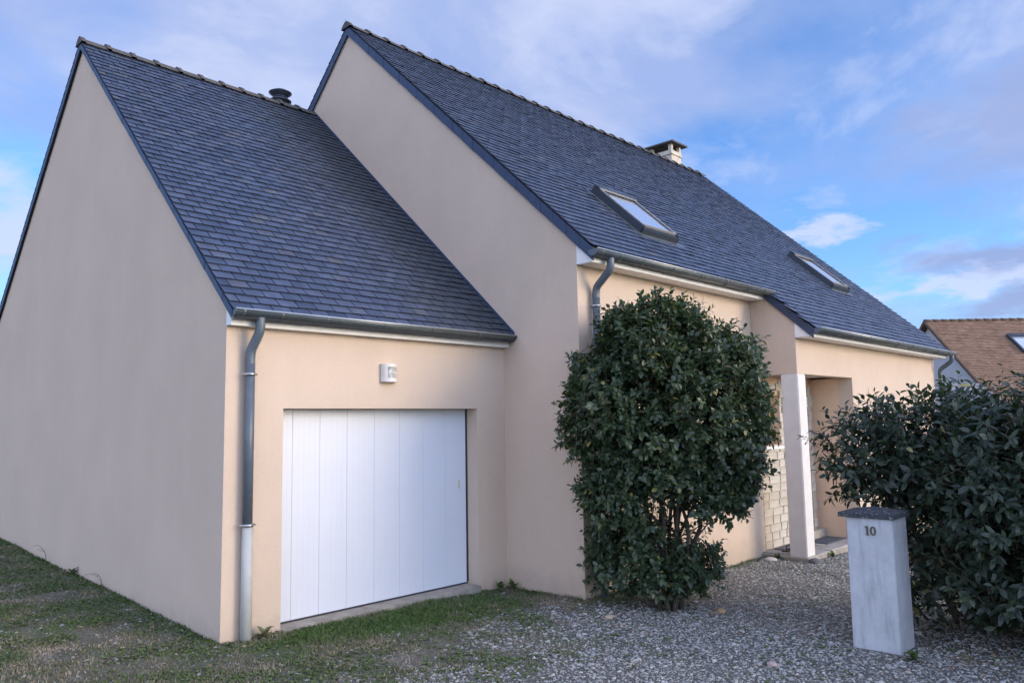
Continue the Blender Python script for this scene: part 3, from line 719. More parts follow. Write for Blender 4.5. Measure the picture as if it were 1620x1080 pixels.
# cable stub on the far ridge end and a wall joint
MB().tube([(3.66, YRM, ZRM + .04), (3.62, YRM + .01, ZRM + .12)], .008, 6).obj('ridge_hook', MAT['steel'], rm)

# ---------------------------------------------------------------- wall lamp
lamp = thing('wall_lamp', 'small ivory half-round lamp fixed above the white garage door', 'wall lamp', (1.86, -.001, 2.44)); lamp.scale = (.92, .92, .92)
def arc(r_, n=10, a0=180, a1=360, squash=.9): return [(r_ * math.cos(RAD(a0 + (a1 - a0) * k / n)), r_ * squash * math.sin(RAD(a0 + (a1 - a0) * k / n))) for k in range(n + 1)]
MB().box(-.105, .105, -.012, 0, -.105, .10).obj('back_plate', MAT['plastic'], lamp, bevel=.003)
MB().prism([(x, y - .012) for x, y in arc(.112)], 'z', .068, .108).obj('top_cap', MAT['plastic'], lamp)
MB().prism([(x, y - .012) for x, y in arc(.112)], 'z', -.108, -.062).obj('bottom_cap', MAT['plastic'], lamp)
MB().prism([(x, y - .012) for x, y in arc(.111, 5, 180, 235)] + [(x, y - .012) for x, y in arc(.1, 5, 235, 180)], 'z', -.062, .068).obj('side_guard', MAT['plastic'], lamp)
MB().prism([(x, y - .012) for x, y in arc(.104, 8, 236, 359)] + [(x, y - .012) for x, y in arc(.1, 8, 359, 236)], 'z', -.061, .067).obj('cover', MAT['clear'], lamp)
MB().prism([(x, y - .012) for x, y in arc(.109, 8, 236, 350)] + [(x, y - .012) for x, y in arc(.105, 8, 350, 236)], 'z', -.002, .006).obj('guard_bar', MAT['plastic'], lamp)
MB().tube([(.0, -.05, -.06), (.0, -.05, .05)], .02, 10).obj('bulb', MAT['white'], lamp)

# ---------------------------------------------------------------- door mats
m1 = MB().box(8.35, 9.15, -1.62, -1.27, -.165, -.150).obj('door_mat', MAT['rubber_mat'], None, bevel=.003)
tag(m1, 'grey mat lying against the stone wall of the porch', 'door mat')
m2 = thing('door_mat', 'ribbed grey mat lying in front of the entrance door step', 'door mat', (9.33, -1.72, -.165))
MB().box(0, .82, 0, .34, 0, .008).obj('backing', MAT['rubber_mat'], m2)
rb = MB().box(0, .018, .01, .33, .0085, .015).mesh('rib', MAT['rubber_mat'])
for k in range(22): link('rib', rb, None, m2, loc=(.015 + .036 * k, 0, 0))
sc = thing('boot_scraper', 'small black iron scraper standing on the porch beside the stone wall', 'boot scraper', (8.30, -1.50, -.165))
MB().box(-.05, .28, -.05, .05, 0, .015).obj('base', MAT['black'], sc)
b = MB(); b.tube([(.0, 0, .01), (0, 0, .1)], .008, 8); b.tube([(.2, 0, .01), (.2, 0, .14)], .012, 8); b.obj('post', MAT['black'], sc)
MB().box(.0, .2, -.004, .004, .07, .1).obj('blade', MAT['black'], sc)

# ---------------------------------------------------------------- numbered pillar
pil = thing('number_pillar', 'square pale concrete gate pillar with dark cap and number 10', 'pillar', (3.829, -4.535, -.2), 0.02)
W = .395; H = 1.185
b = MB(); tp = .004
b.add([(0, 0, 0), (W, 0, 0), (W, W, 0), (0, W, 0), (tp, tp, H), (W - tp, tp, H), (W - tp, W - tp, H), (tp, W - tp, H)],
      [(0, 3, 2, 1), (4, 5, 6, 7), (0, 1, 5, 4), (1, 2, 6, 5), (2, 3, 7, 6), (3, 0, 4, 7)])
b.obj('shaft', MAT['pillar'], pil, bevel=.006)
b = MB(); o_ = .03
p_, q_ = .022, .058                                     # the cap sits off centre
b.add([(-p_, -p_, H + .001), (W + p_, -p_, H + .001), (W + p_, W + q_, H + .001), (-p_, W + q_, H + .001), (-p_, -p_, H + .040), (W + p_, -p_, H + .040), (W + p_, W + q_, H + .040), (-p_, W + q_, H + .040), (W / 2, W / 2, H + .085)],
      [(0, 3, 2, 1), (0, 1, 5, 4), (1, 2, 6, 5), (2, 3, 7, 6), (3, 0, 4, 7), (4, 5, 8), (5, 6, 8), (6, 7, 8), (7, 4, 8)])
b.obj('cap', MAT['cap'], pil, bevel=.0025)
# digits on the face x=0 ; reading direction is -y
def digit(name, outline_list, y0):
    b = MB()
    for quads in outline_list:
        pts = [(y0 - px_, 1.040 + pz_) for px_, pz_ in quads]
        b.prism(pts, 'x', -.007, .0035)
    return b.obj(name, MAT['digits'], pil)
digit('digit_one', [[(.016, .006), (.028, .006), (.028, .078), (.016, .078)], [(.006, 0), (.038, 0), (.038, .0058), (.006, .0058)], [(.004, .064), (.0158, .070), (.0158, .078), (.004, .070)]], .235)
b = MB(); n = 20
for k in range(n):
    a0, a1 = 2 * math.pi * k / n, 2 * math.pi * (k + 1) / n
    ro_ = lambda a: (.024 * math.cos(a), .039 * math.sin(a)); ri_ = lambda a: (.0125 * math.cos(a), .031 * math.sin(a))
    q_ = [ro_(a0), ro_(a1), ri_(a1), ri_(a0)]
    b.prism([(.235 - .070 - p[0], 1.040 + .039 + p[1]) for p in q_], 'x', -.007, .0035)
b.obj('digit_zero', MAT['digits'], pil)

# ---------------------------------------------------------------- neighbour's house
RZ = math.atan2(-.72, .693)
nb = thing('neighbour_house', 'distant house with brown tiled roof and pale grey gable behind the hedge', 'house', (40.29, 5.08, 0), RZ)
ZR, HW, LL = 6.72, 6.0, 14.0
tn = .80
MB().prism([(-HW + .25, -1), (HW - .25, -1), (HW - .25, ZR - tn * (HW - .25) - .15), (0, ZR - .15), (-HW + .25, ZR - tn * (HW - .25) - .15)], 'x', .15, LL).obj('wall', MAT['nb_wall'], nb)
rf = thing('roof', '', ''); del rf['label']; del rf['category']; rf.parent = nb
cn, sn = slope_frame(tn); rows_ = 56; Ln = HW / cn; dl = Ln / rows_
for sg in (-1, 1):
    Vt = []; Ft = []; Tt = []
    nx_ = 70; xs_ = np.linspace(-.12, LL, nx_)
    for r in range(rows_):
        for k in range(nx_ - 1):
            if sg == 1 and k > 6: continue
            d0, d1 = r * dl, (r + 1) * dl + .02
            P = lambda x_, d, h: (x_, sg * d * cn + sg * h * sn, ZR - d * sn + h * cn)
            j = rng.normal(0, .004)
            base = len(Vt)
            Vt += [P(xs_[k], d1, .045 + j), P(xs_[k + 1] - .004, d1, .045 + j), P(xs_[k + 1] - .004, d0, .0), P(xs_[k], d0, .0), P(xs_[k], d1, .0), P(xs_[k + 1] - .004, d1, .0)]
            Ft += [(base, base + 1, base + 2, base + 3), (base, base + 4, base + 5, base + 1)]
            Tt += [float(np.clip(.5 + rng.normal(0, .16), 0, 1))] * 6
    o = link('roof_tiles', np_mesh('roof_tiles', np.array(Vt), np.array(Ft), MAT['tile'], tint=np.array(Tt)), None, rf); o['kind'] = 'stuff'
MB().prism([(-HW, ZR - tn * HW - .1), (0, ZR - .1), (HW, ZR - tn * HW - .1), (HW, ZR - tn * HW - .02), (0, ZR - .02), (-HW, ZR - tn * HW - .02)], 'x', -.05, LL).obj('deck', MAT['tile_dark'], rf)
b = MB()
for sg in (-1, 1):
    b.prism([(sg * 0, ZR - .12), (sg * HW, ZR - tn * HW - .12), (sg * HW, ZR - tn * HW + .06), (0, ZR + .06)], 'x', -.17, -.06)
b.obj('verge', MAT['tile_dark'], rf)
b = MB().tube([(0, 0, ZR - .02), (.48, 0, ZR - .02)], [.14, .115], 10).mesh('ridge_tile', MAT['tile_dark'])
for k in range(26): link('ridge_tile', b, None, rf, loc=(-.12 + .44 * k, 0, 0))
sk = thing('skylight', '', ''); del sk['label']; del sk['category']; sk.parent = nb
x_0 = 3.25; d_0 = 1.55
sk.matrix_local = Matrix(((1, 0, 0, x_0), (0, cn, -sn, -(d_0 + 1.6) * cn), (0, sn, cn, ZR - (d_0 + 1.6) * sn), (0, 0, 0, 1)))
b = MB(); b.box(0, .1, 0, 1.6, 0, .16); b.box(1.2, 1.3, 0, 1.6, 0, .16); b.box(.101, 1.199, 0, .1, 0, .16); b.box(.101, 1.199, 1.4, 1.6, 0, .18); b.obj('frame', MAT['velux'], sk)
MB().box(.101, 1.199, .101, 1.399, .03, .09).obj('pane', MAT['glass'], sk)
# lower wing of that house, left, and its rear roof
MB().prism([(-7.2, -1), (-4.36, -1), (-4.36, 3.3), (-7.2, 1.9)], 'x', -1.9, -.2).obj('low_wing_wall', MAT['nb_dark'], nb)
MB().prism([(2.0, 5.6), (5.4, 6.35), (5.4, 6.43), (2.0, 5.7)], 'x', -6.0, 1.0).obj('rear_roof', MAT['tile'], nb)

# ---------------------------------------------------------------- plants
def leaf_template(wr=.42, fold=.12, droop=.22):
    """unit leaf along +Y, normal +Z: 8 verts, 8 tris"""
    P = []
    P.append((0, 0, 0))
    for y_, hw in ((.33, wr * .46), (.70, wr * .40)):
        zc_ = -droop * y_ * y_
        P += [(-hw, y_, zc_ + fold * hw * 2), (0, y_, zc_), (hw, y_, zc_ + fold * hw * 2)]
    P.append((0, 1, -droop))
    Fs = [(0, 2, 1), (0, 3, 2), (1, 2, 5), (1, 5, 4), (2, 3, 6), (2, 6, 5), (4, 5, 7), (5, 6, 7)]
    return np.array(P), np.array(Fs)
def unit(a): return a / (np.linalg.norm(a, axis=-1, keepdims=True) + 1e-9)
def inside_house(p):
    x, y, z_ = p[..., 0], p[..., 1], p[..., 2]
    return ((x > LG - .06) & (y > -A - .06)) | ((x > -.05) & (y > -.05)) | ((x > 7.95) & (y > -B_ - .03)) | (z_ < gz(x, y) - .0)
def in_pillar(p):
    return (np.abs(p[..., 0] - 4.02) < .27) & (np.abs(p[..., 1] + 4.34) < .28) & (p[..., 2] < 1.1)
def shrub(root, blobs, n_sprig, leaf_len, lm, lmo, wr, seed, up=.5, n_single=300, gaps=(), leaves_per=10, stem_len=(.14, .30), fill=.5):
    rg_ = np.random.default_rng(seed)
    cs = np.array([b_[0] for b_ in blobs]); ra = np.array([b_[1] for b_ in blobs]); axs = [b_[2] for b_ in blobs]
    wt = np.array([b_[1][0] * b_[1][2] + b_[1][1] * b_[1][2] for b_ in blobs]); wt = wt / wt.sum()
    P0 = []; D0 = []
    while len(P0) < n_sprig:
        i = rg_.choice(len(blobs), p=wt)
        d = unit(rg_.normal(size=3)); 
        if d[2] < -.75 and rg_.random() < .6: continue
        e = 2.25; k = (np.abs(d) ** e).sum() ** (-1 / e)      # boxy super-ellipsoid
        lump = 1 + .10 * math.sin(3.1 * d[0] * 2 + i) * math.cos(2.7 * d[2] * 2 + 2 * i) + .06 * math.sin(9 * d[0] + 7 * d[2] + i)
        f = (1 - abs(rg_.normal(0, .10))) if rg_.random() > fill else rg_.uniform(.35, .95)
        if rg_.random() < .05: f = rg_.uniform(1.0, 1.09)
        loc_ = d * k * lump * f * ra[i]
        ang = axs[i]; ca, sa = math.cos(ang), math.sin(ang)
        p = cs[i] + np.array([loc_[0] * ca - loc_[1] * sa, loc_[0] * sa + loc_[1] * ca, loc_[2]])
        # skip points deep inside other blobs and in the see-through gaps
        if any(np.linalg.norm((p - g_[0]) / g_[1]) < 1 and rg_.random() < g_[2] for g_ in gaps): continue
        nrm = d / ra[i]; nrm = np.array([nrm[0] * ca - nrm[1] * sa, nrm[0] * sa + nrm[1] * ca, nrm[2]]); nrm = nrm / np.linalg.norm(nrm)
        dr_ = unit(nrm * .8 + np.array([0, 0, up]) + rg_.normal(0, .38, 3))
        if inside_house(p) or in_pillar(p): continue
        P0.append(p); D0.append(dr_)
    P0 = np.array(P0); D0 = np.array(D0); n = len(P0)
    Ls = rg_.uniform(*stem_len, n)
    # leaves
    K = leaves_per
    t_ = (np.arange(K) + .6) / K
    a = unit(np.cross(D0, rg_.normal(size=(n, 3)))); bb = np.cross(D0, a)
    ph = np.arange(K) * 2.4 + rg_.uniform(0, 6.28, (n, 1)) + rg_.normal(0, .3, (n, K))
    rad = a[:, None] * np.cos(ph)[..., None] + bb[:, None] * np.sin(ph)[..., None]
    ang = np.radians(np.interp(t_, [0, .8, 1], [72, 50, 22]))[None] + rg_.normal(0, .2, (n, K))
    ld = unit(D0[:, None] * np.cos(ang)[..., None] + rad * np.sin(ang)[..., None] + np.array([0, 0, -.12]) + rg_.normal(0, .14, (n, K, 3)))
    # leaf faces turn upward/outward
    nn_ = D0[:, None] * .7 + np.array([0, 0, .6]) + rg_.normal(0, .3, (n, K, 3))
    nn_ = unit(nn_ - ld * (nn_ * ld).sum(-1, keepdims=True)); xx = np.cross(ld, nn_)
    org = P0[:, None] + D0[:, None] * (t_[None] * Ls[:, None])[..., None]
    ln = leaf_len * rg_.uniform(.62, 1.12, (n, K)) * np.interp(t_, [0, .7, 1], [1, 1, .7])
    org, ld, nn_, xx, ln = [q_.reshape(-1, *q_.shape[2:]) for q_ in (org, ld, nn_, xx, ln)]
    tipp = org + ld * ln[:, None]
    ok = ~(inside_house(tipp) | inside_house(org) | in_pillar(org) | in_pillar(tipp)); org, ld, nn_, xx, ln = org[ok], ld[ok], nn_[ok], xx[ok], ln[ok]
    tint = np.clip(rg_.beta(2, 2.6, len(org)), 0, .97); yl = rg_.random(len(org)) < .012; tint[yl] = 1
    # single leaves: those showing largest, i.e. nearest the viewer
    T, TF = leaf_template(wr)
    dc = org - CAM; dep = dc @ fw; u_ = 810 + FPX * (dc @ rt) / dep; v_ = 540 - FPX * (dc @ upv) / dep
    vis = (u_ > 0) & (u_ < 1615) & (v_ > 0) & (v_ < 1075)
    face_ = np.abs((unit(dc) * nn_).sum(-1))
    score = np.where(vis, ln * (.3 + face_) / dep ** 2 * (1 + .0 * u_), 0)
    # keep nearest shell only
    cell = (np.floor(u_ / 18).astype(int) * 1000 + np.floor(v_ / 18).astype(int))
    order = np.argsort(dep); seen = set(); front = []
    for j in order:
        if vis[j] and cell[j] not in seen: seen.add(cell[j]); front.append(j)
    front = sorted(front, key=lambda j: -score[j])[:n_single]
    single = np.zeros(len(org), bool); single[front] = True
    lme = bpy.data.meshes.new('leaf'); lme.from_pydata(T.tolist(), [], TF.tolist()); lme.materials.append(lmo)
    lme.polygons.foreach_set('use_smooth', [True] * len(TF))
    ro0 = np.array(root.location)
    for j in front:
        o = bpy.data.objects.new('leaf', lme); C.objects.link(o); o.parent = root; s_l = ln[j]
        X_, Y_, Z_ = xx[j] * s_l, ld[j] * s_l, nn_[j] * s_l; q_ = org[j] - ro0
        o.matrix_local = Matrix(((X_[0], Y_[0], Z_[0], q_[0]), (X_[1], Y_[1], Z_[1], q_[1]), (X_[2], Y_[2], Z_[2], q_[2]), (0, 0, 0, 1)))
    k_ = ~single; o1, l1, n1_, x1_, s1, t1 = org[k_] - ro0, ld[k_], nn_[k_], xx[k_], ln[k_], tint[k_]
    wv = rg_.uniform(.8, 1.15, len(o1))
    V_ = o1[:, None] + s1[:, None, None] * (T[None, :, 0:1] * wv[:, None, None] * x1_[:, None] + T[None, :, 1:2] * l1[:, None] + T[None, :, 2:3] * n1_[:, None])
    F_ = (TF[None] + 8 * np.arange(len(o1))[:, None, None]).reshape(-1, 3)
    o = link('foliage', np_mesh('foliage', V_.reshape(-1, 3), F_, lm, tint=np.repeat(t1, 8), smooth=True), None, root); o['kind'] = 'stuff'
    # thin green-brown shoots
    sr = .0035
    A_ = P0 - ro0 - D0 * .05; B2 = P0 - ro0 + D0 * Ls[:, None]
    tri = [a * math.cos(q_) + bb * math.sin(q_) for q_ in (0, 2.09, 4.19)]
    Vs = np.stack([A_ + sr * tri[0], A_ + sr * tri[1], A_ + sr * tri[2], B2 + sr * .4 * tri[0], B2 + sr * .4 * tri[1], B2 + sr * .4 * tri[2]], 1)
    fb = np.array([(0, 1, 4, 3), (1, 2, 5, 4), (2, 0, 3, 5)])
    o = link('shoots', np_mesh('shoots', Vs.reshape(-1, 3), (fb[None] + 6 * np.arange(n)[:, None, None]).reshape(-1, 4), MAT['twig'], smooth=True), None, root); o['kind'] = 'stuff'
    return P0
def branches(root, base, targets, r0_, seed, n=14, wig=.08):
    """main stems rising from the base, each a tapering bent tube with side limbs"""
    rg_ = np.random.default_rng(seed)
    for k in range(n):
        t_ = np.array(targets[k % len(targets)], float) + rg_.normal(0, .12, 3)
        st_ = np.array(base, float) + np.array([rg_.normal(0, .07), rg_.normal(0, .07), 0])
        P = [st_ + (t_ - st_) * f + np.array([rg_.normal(0, wig), rg_.normal(0, wig), 0]) * math.sin(math.pi * f) + np.array([0, 0, .12 * math.sin(math.pi * f)]) for f in np.linspace(0, 1, 6)]
        rr = r0_ * rg_.uniform(.6, 1.15); b = MB(); sp = smooth_path([tuple(p - np.array(root.location)) for p in P], 3)
        b.tube(sp, [rr * (1 - .8 * i / (len(sp) - 1)) for i in range(len(sp))], 7)
        for s_ in range(4):
            i = rg_.integers(4, len(sp) - 1); q_ = sp[i] + Vector(rg_.normal(0, .22, 3)) + Vector((0, 0, .25))
            b.tube([sp[i], (sp[i] + q_) / 2 + Vector(rg_.normal(0, .03, 3)), q_], [rr * .35, rr * .22, rr * .08], 5)
        b.obj('stem', MAT['bark'], root)
r_h = np.array([.6930, -.7209, 0]); f_h = np.array([.7209, .6930, 0])
AX = math.atan2(r_h[1], r_h[0])
# the tall clipped shrub in front of the house
bb0 = np.array([4.02, -2.10, 0.])
bush = thing('shrub', 'tall rounded evergreen shrub in front of the house beside the downpipe', 'shrub', (4.02, -2.10, float(gz(4.02, -2.1))))
def at(a_, d_, z_): return bb0 + r_h * a_ + f_h * d_ + np.array([0, 0, z_])
bl = [(at(.07, 0, 1.98), (1.05, .72, 1.0), AX), (at(-.06, 0, 2.66), (.60, .46, .48), AX), (at(-.40, -.05, .98), (.44, .46, .50), AX), (at(-.24, 0, .36), (.52, .42, .34), AX),
      (at(.50, -.02, 1.14), (.38, .40, .40), AX), (at(.30, 0, .34), (.20, .26, .28), AX)]
gp = [(at(.02, 0, .92), (.34, .9, .24), .93), (at(.20, 0, .62), (.22, .8, .22), .8)]
gp.append((at(-.05, 0, .70), (.9, .9, .42), .26))
gp = [(g_[0], np.array([.36, .36, g_[1][2]]) if False else np.array([max(.40, g_[1][0]), max(.40, g_[1][0]), g_[1][2]]), g_[2]) for g_ in gp]
shrub(bush, bl, 5200, .082, MAT['leaf1'], MAT['leaf1o'], .60, 11, gaps=gp, stem_len=(.10, .22), fill=.38, up=.4)
branches(bush, (4.02, -2.10, -.16), [at(-.5, 0, 1.9), at(-.2, .1, 2.2), at(.1, -.1, 2.3), at(.4, 0, 2.0), at(.7, .1, 1.7), at(-.7, 0, 1.4), at(.25, .2, 1.8)], .030, 5, 14)

# the hedge at the right
hedge = thing('hedge', 'dark large-leaved hedge running off to the right beside the numbered pillar', 'hedge', (4.95, -4.65, float(gz(4.95, -4.65))))
hb = np.array([4.60, -4.10, 0.])
def ah(a_, d_, z_): return hb + r_h * a_ + f_h * d_ + np.array([0, 0, z_])
bl = [(ah(.16, .10, 1.50), (.50, .42, .40), AX), (ah(.70, .05, 1.42), (.70, .55, .62), AX), (ah(.80, .0, .62), (.62, .50, .85), AX), (ah(1.5, -.15, 1.22), (.85, .60, .86), AX), (ah(1.6, -.25, .55), (.9, .6, .8), AX),
      (ah(1.42, -.95, 1.25), (.58, .5, .92), AX), ((4.50, -5.22, .95), (.42, .40, .95), AX), (ah(1.45, -1.0, .45), (.55, .5, .7), AX), (ah(2.3, -1.25, 1.3), (.9, .6, .98), AX), (ah(2.3, -1.3, .5), (.9, .55, .8), AX), (ah(2.2, -2.1, 1.3), (.9, .6, .98), AX), (ah(2.2, -2.1, .5), (.9, .55, .8), AX)]
gh = [(ah(.02, 0, .62), np.array([.40, .40, .42]), .93)]
shrub(hedge, bl, 6800, .108, MAT['leaf2'], MAT['leaf2o'], .46, 23, gaps=gh, leaves_per=9, stem_len=(.14, .30), fill=.42, up=.35)
branches(hedge, ah(.85, .05, -.14), [ah(.1, .1, 1.5), ah(.3, .1, 1.7), ah(.0, .0, 1.1), ah(.6, 0, 1.8), ah(1.0, 0, 1.8)], .022, 9, 9)
branches(hedge, ah(1.9, .05, -.14), [ah(1.4, .1, 1.8), ah(2.2, .1, 1.8), ah(2.6, .0, 1.6)], .022, 10, 6)

# ---------------------------------------------------------------- gravel, grass, weeds
def visible_xy(n, seed, x0=-2.6, x1=12, y0=-6.2, y1=8.5):
    rg_ = np.random.default_rng(seed)
    x = rg_.uniform(x0, x1, n); y = rg_.uniform(y0, y1, n)
    P = np.stack([x, y, gz(x, y)], 1); d = P - CAM; dep = d @ fw; u_ = 810 + FPX * (d @ rt) / dep; v_ = 540 - FPX * (d @ upv) / dep
    ok = (dep > 3) & (u_ > -250) & (u_ < 1850) & (v_ < 1300)
    ins = ((x > -.0) & (y > -.0) & (x < LG)) | ((x > LG) & (y > -A)) | ((x > 8.0) & (y > -B_ - .04)) | ((x > OX0) & (x < OX1) & (y > -.055) & (y < .3))
    ins |= (np.abs(x - 3.98) < .2) & (np.abs(y + 4.35) < .2)
    ok &= ~ins
    return x[ok], y[ok], dep[ok], u_[ok], v_[ok]
phi = (1 + 5 ** .5) / 2
ICO = unit(np.array([(-1, phi, 0), (1, phi, 0), (-1, -phi, 0), (1, -phi, 0), (0, -1, phi), (0, 1, phi), (0, -1, -phi), (0, 1, -phi), (phi, 0, -1), (phi, 0, 1), (-phi, 0, -1), (-phi, 0, 1)], float))
ICF = np.array([(0, 11, 5), (0, 5, 1), (0, 1, 7), (0, 7, 10), (0, 10, 11), (1, 5, 9), (5, 11, 4), (11, 10, 2), (10, 7, 6), (7, 1, 8), (3, 9, 4), (3, 4, 2), (3, 2, 6), (3, 6, 8), (3, 8, 9), (4, 9, 5), (2, 4, 11), (6, 2, 10), (8, 6, 7), (9, 8, 1)])
def pebbles(n, seed, smin, smax, name, thr):
    x, y, dep, u_, v_ = visible_xy(n, seed); rg_ = np.random.default_rng(seed + 1)
    c_v = cover(x, y); keep = rg_.random(len(x)) < (c_v * (1 - thr) + thr); x, y = x[keep], y[keep]; k = len(x)
    s = smin + (smax - smin) * rg_.beta(1.2, 6.5, k)
    sc_ = np.stack([s * rg_.uniform(.8, 1.5, k), s * rg_.uniform(.5, .95, k), s * rg_.uniform(.25, .6, k)], 1)
    Vv = ICO[None] * sc_[:, None] * (1 + rg_.normal(0, .16, (k, 12, 1)))
    a = rg_.uniform(0, 6.28, k); tl = rg_.normal(0, .3, k)
    ca, sa = np.cos(a)[:, None], np.sin(a)[:, None]
    X_, Y_, Z_ = Vv[..., 0], Vv[..., 1], Vv[..., 2]
    Y2, Z2 = Y_ * np.cos(tl)[:, None] - Z_ * np.sin(tl)[:, None], Y_ * np.sin(tl)[:, None] + Z_ * np.cos(tl)[:, None]
    W_ = np.stack([X_ * ca - Y2 * sa + x[:, None], X_ * sa + Y2 * ca + y[:, None], Z2 + (gz_fine(x, y) + sc_[:, 2] * rg_.uniform(.1, .9, k))[:, None]], -1)
    tint = np.repeat(np.where(cover(x, y) < .35, rg_.random(k) * .35, rg_.random(k) ** .85), 12)
    o = link(name, np_mesh(name, W_.reshape(-1, 3), (ICF[None] + 12 * np.arange(k)[:, None, None]).reshape(-1, 3), MAT['gravel'], tint=tint, smooth=False), None)
    o['kind'] = 'stuff'; return o
pb = pebbles(290000, 31, .0048, .036, 'gravel', .10)
tag(pb, 'grey gravel of small mixed stones covering the drive', 'gravel')
def blades(n, seed, name):
    x, y, dep, u_, v_ = visible_xy(n, seed); rg_ = np.random.default_rng(seed + 1)
    c_v = cover(x, y)
    patch = vnoise(x, y, .35, 9)
    dens = np.clip(1.05 - c_v * 1.15, .015, 1) * np.clip(patch * 1.9 - .25, .08, 1)
    # lusher strip before the garage threshold
    lush = np.clip(1.3 - np.abs(y + .5) / .5, 0, 1) * np.clip((x - .2) / .4, 0, 1) * np.clip((3.2 - x) / .8, 0, 1)
    wallstrip = np.exp(-((np.minimum(np.abs(x + .02), 9) + 9 * (y < 0)) / .09) ** 2) + np.exp(-((np.abs(y + A + .03) + 9 * (x < LG)) / .08) ** 2)+np.exp(-((np.abs(x - LG + .04) + 9 * ((y > 0)|(y<-A))) / .1) ** 2)
    dens = np.clip(dens + lush * .9 + wallstrip * .8, 0, 1)
    keep = rg_.random(len(x)) < dens; x, y, lush, ws, c_v = x[keep], y[keep], lush[keep], wallstrip[keep], c_v[keep]; k = len(x)
    h = rg_.uniform(.008, .030, k) * (1 + 1.2 * lush + 1.0 * np.clip(ws, 0, 1) * rg_.random(k)); w_ = rg_.uniform(.002, .0048, k)
    a = rg_.uniform(0, 6.28, k); b_ = rg_.uniform(0, 6.28, k); le = rg_.uniform(.3, 1.5, k)
    z_ = gz_fine(x, y) - .002
    p = np.stack([x, y, z_], 1); sx = np.stack([np.cos(a), np.sin(a), 0 * a], 1) * w_[:, None]
    bend = np.stack([np.cos(b_), np.sin(b_), 0 * b_], 1) * (h * le)[:, None]
    up_ = np.array([0, 0, 1.]) * h[:, None]
    Vv = np.stack([p - sx, p + sx, p + up_ * .6 + bend * .35 + sx * .8, p + up_ * .6 + bend * .35 - sx * .8, p + up_ + bend], 1)
    q = np.array([(0, 1, 2), (0, 2, 3), (3, 2, 4)])
    dry = np.clip(vnoise(x, y, .28, 12) * 1.3 - .08 + rg_.normal(0, .22, k) - lush * .75 - ws * .5, 0, 1)
    o = link(name, np_mesh(name, Vv.reshape(-1, 3), (q[None] + 5 * np.arange(k)[:, None, None]).reshape(-1, 3), MAT['grassm'], tint=np.repeat(dry, 5)), None)
    o['kind'] = 'stuff'; return o
gr = blades(900000, 41, 'grass'); tag(gr, 'short scruffy grass and moss mixed with dry blades beside the garage', 'grass')
def broad_leaves(n, seed, name, m, size, tscale, dead=False):
    """clover-like low weeds: rosettes of small broad leaves"""
    x, y, dep, u_, v_ = visible_xy(n, seed); rg_ = np.random.default_rng(seed + 1)
    c_v = cover(x, y); pt = vnoise(x, y, .45, 21)
    if dead:
        near_b = np.exp(-(((x - 4.0) ** 2 + (y + 2.3) ** 2) / .9)) + np.exp(-(((x - 4.6) ** 2 + (y + 4.9) ** 2) / .5)); dens = .02 + np.clip(near_b, 0, 1) * .5
    else:
        ws = np.exp(-((np.abs(x + .05) + 9 * (y < 0)) / .2) ** 2)
        dens = np.clip((pt - .38) * 4, 0, 1) * np.clip(1.08 - c_v, .05, 1) + ws * .7
    keep = rg_.random(len(x)) < dens; x, y = x[keep], y[keep]; k = len(x); K = 1 if dead else 5
    T, TF = leaf_template(.62 if not dead else .5)
    a = rg_.uniform(0, 6.28, (k, 1)) + np.arange(K)[None] * 6.28 / K + rg_.normal(0, .3, (k, K))
    el = rg_.uniform(.1, .9, (k, K)) if not dead else rg_.uniform(-.2, .3, (k, K))
    ld = np.stack([np.cos(a) * np.cos(el), np.sin(a) * np.cos(el), np.sin(el)], -1)
    nn_ = np.array([0, 0, 1.]) + rg_.normal(0, .25, (k, K, 3)); nn_ = unit(nn_ - ld * (nn_ * ld).sum(-1, keepdims=True)); xx = np.cross(ld, nn_)
    s = size * rg_.uniform(.5, 1.2, (k, K)); org = np.stack([x, y, gz_fine(x, y) + (.006 if not dead else .018)], -1)[:, None] + 0 * ld
    org, ld, nn_, xx, s = [q_.reshape(-1, *q_.shape[2:]) for q_ in (org, ld, nn_, xx, s)]
    V_ = org[:, None] + s[:, None, None] * (T[None, :, 0:1] * xx[:, None] + T[None, :, 1:2] * ld[:, None] + T[None, :, 2:3] * nn_[:, None])
    ti = np.repeat(np.clip(rg_.beta(2, 3, len(s)) * tscale, 0, 1), 8)
    o = link(name, np_mesh(name, V_.reshape(-1, 3), (TF[None] + 8 * np.arange(len(s))[:, None, None]).reshape(-1, 3), m, tint=ti, smooth=True), None)
    o['kind'] = 'stuff'; return o
wd = broad_leaves(110000, 51, 'low_weeds', MAT['grassm'], .026, .7); tag(wd, 'low broad-leaved weeds creeping through the turf along the walls', 'weeds')
MAT['deadleaf'] = mat('dead_leaf', (.2, .13, .07), rough=.8, attr='tint', attr_cols=[(0, (.09, .06, .04)), (.5, (.18, .12, .075)), (1, (.34, .22, .14))])
dl_ = broad_leaves(60000, 61, 'leaf_litter', MAT['deadleaf'], .042, 1.6, dead=True); tag(dl_, 'fallen brown leaves scattered under the shrub and the hedge', 'fallen leaves')
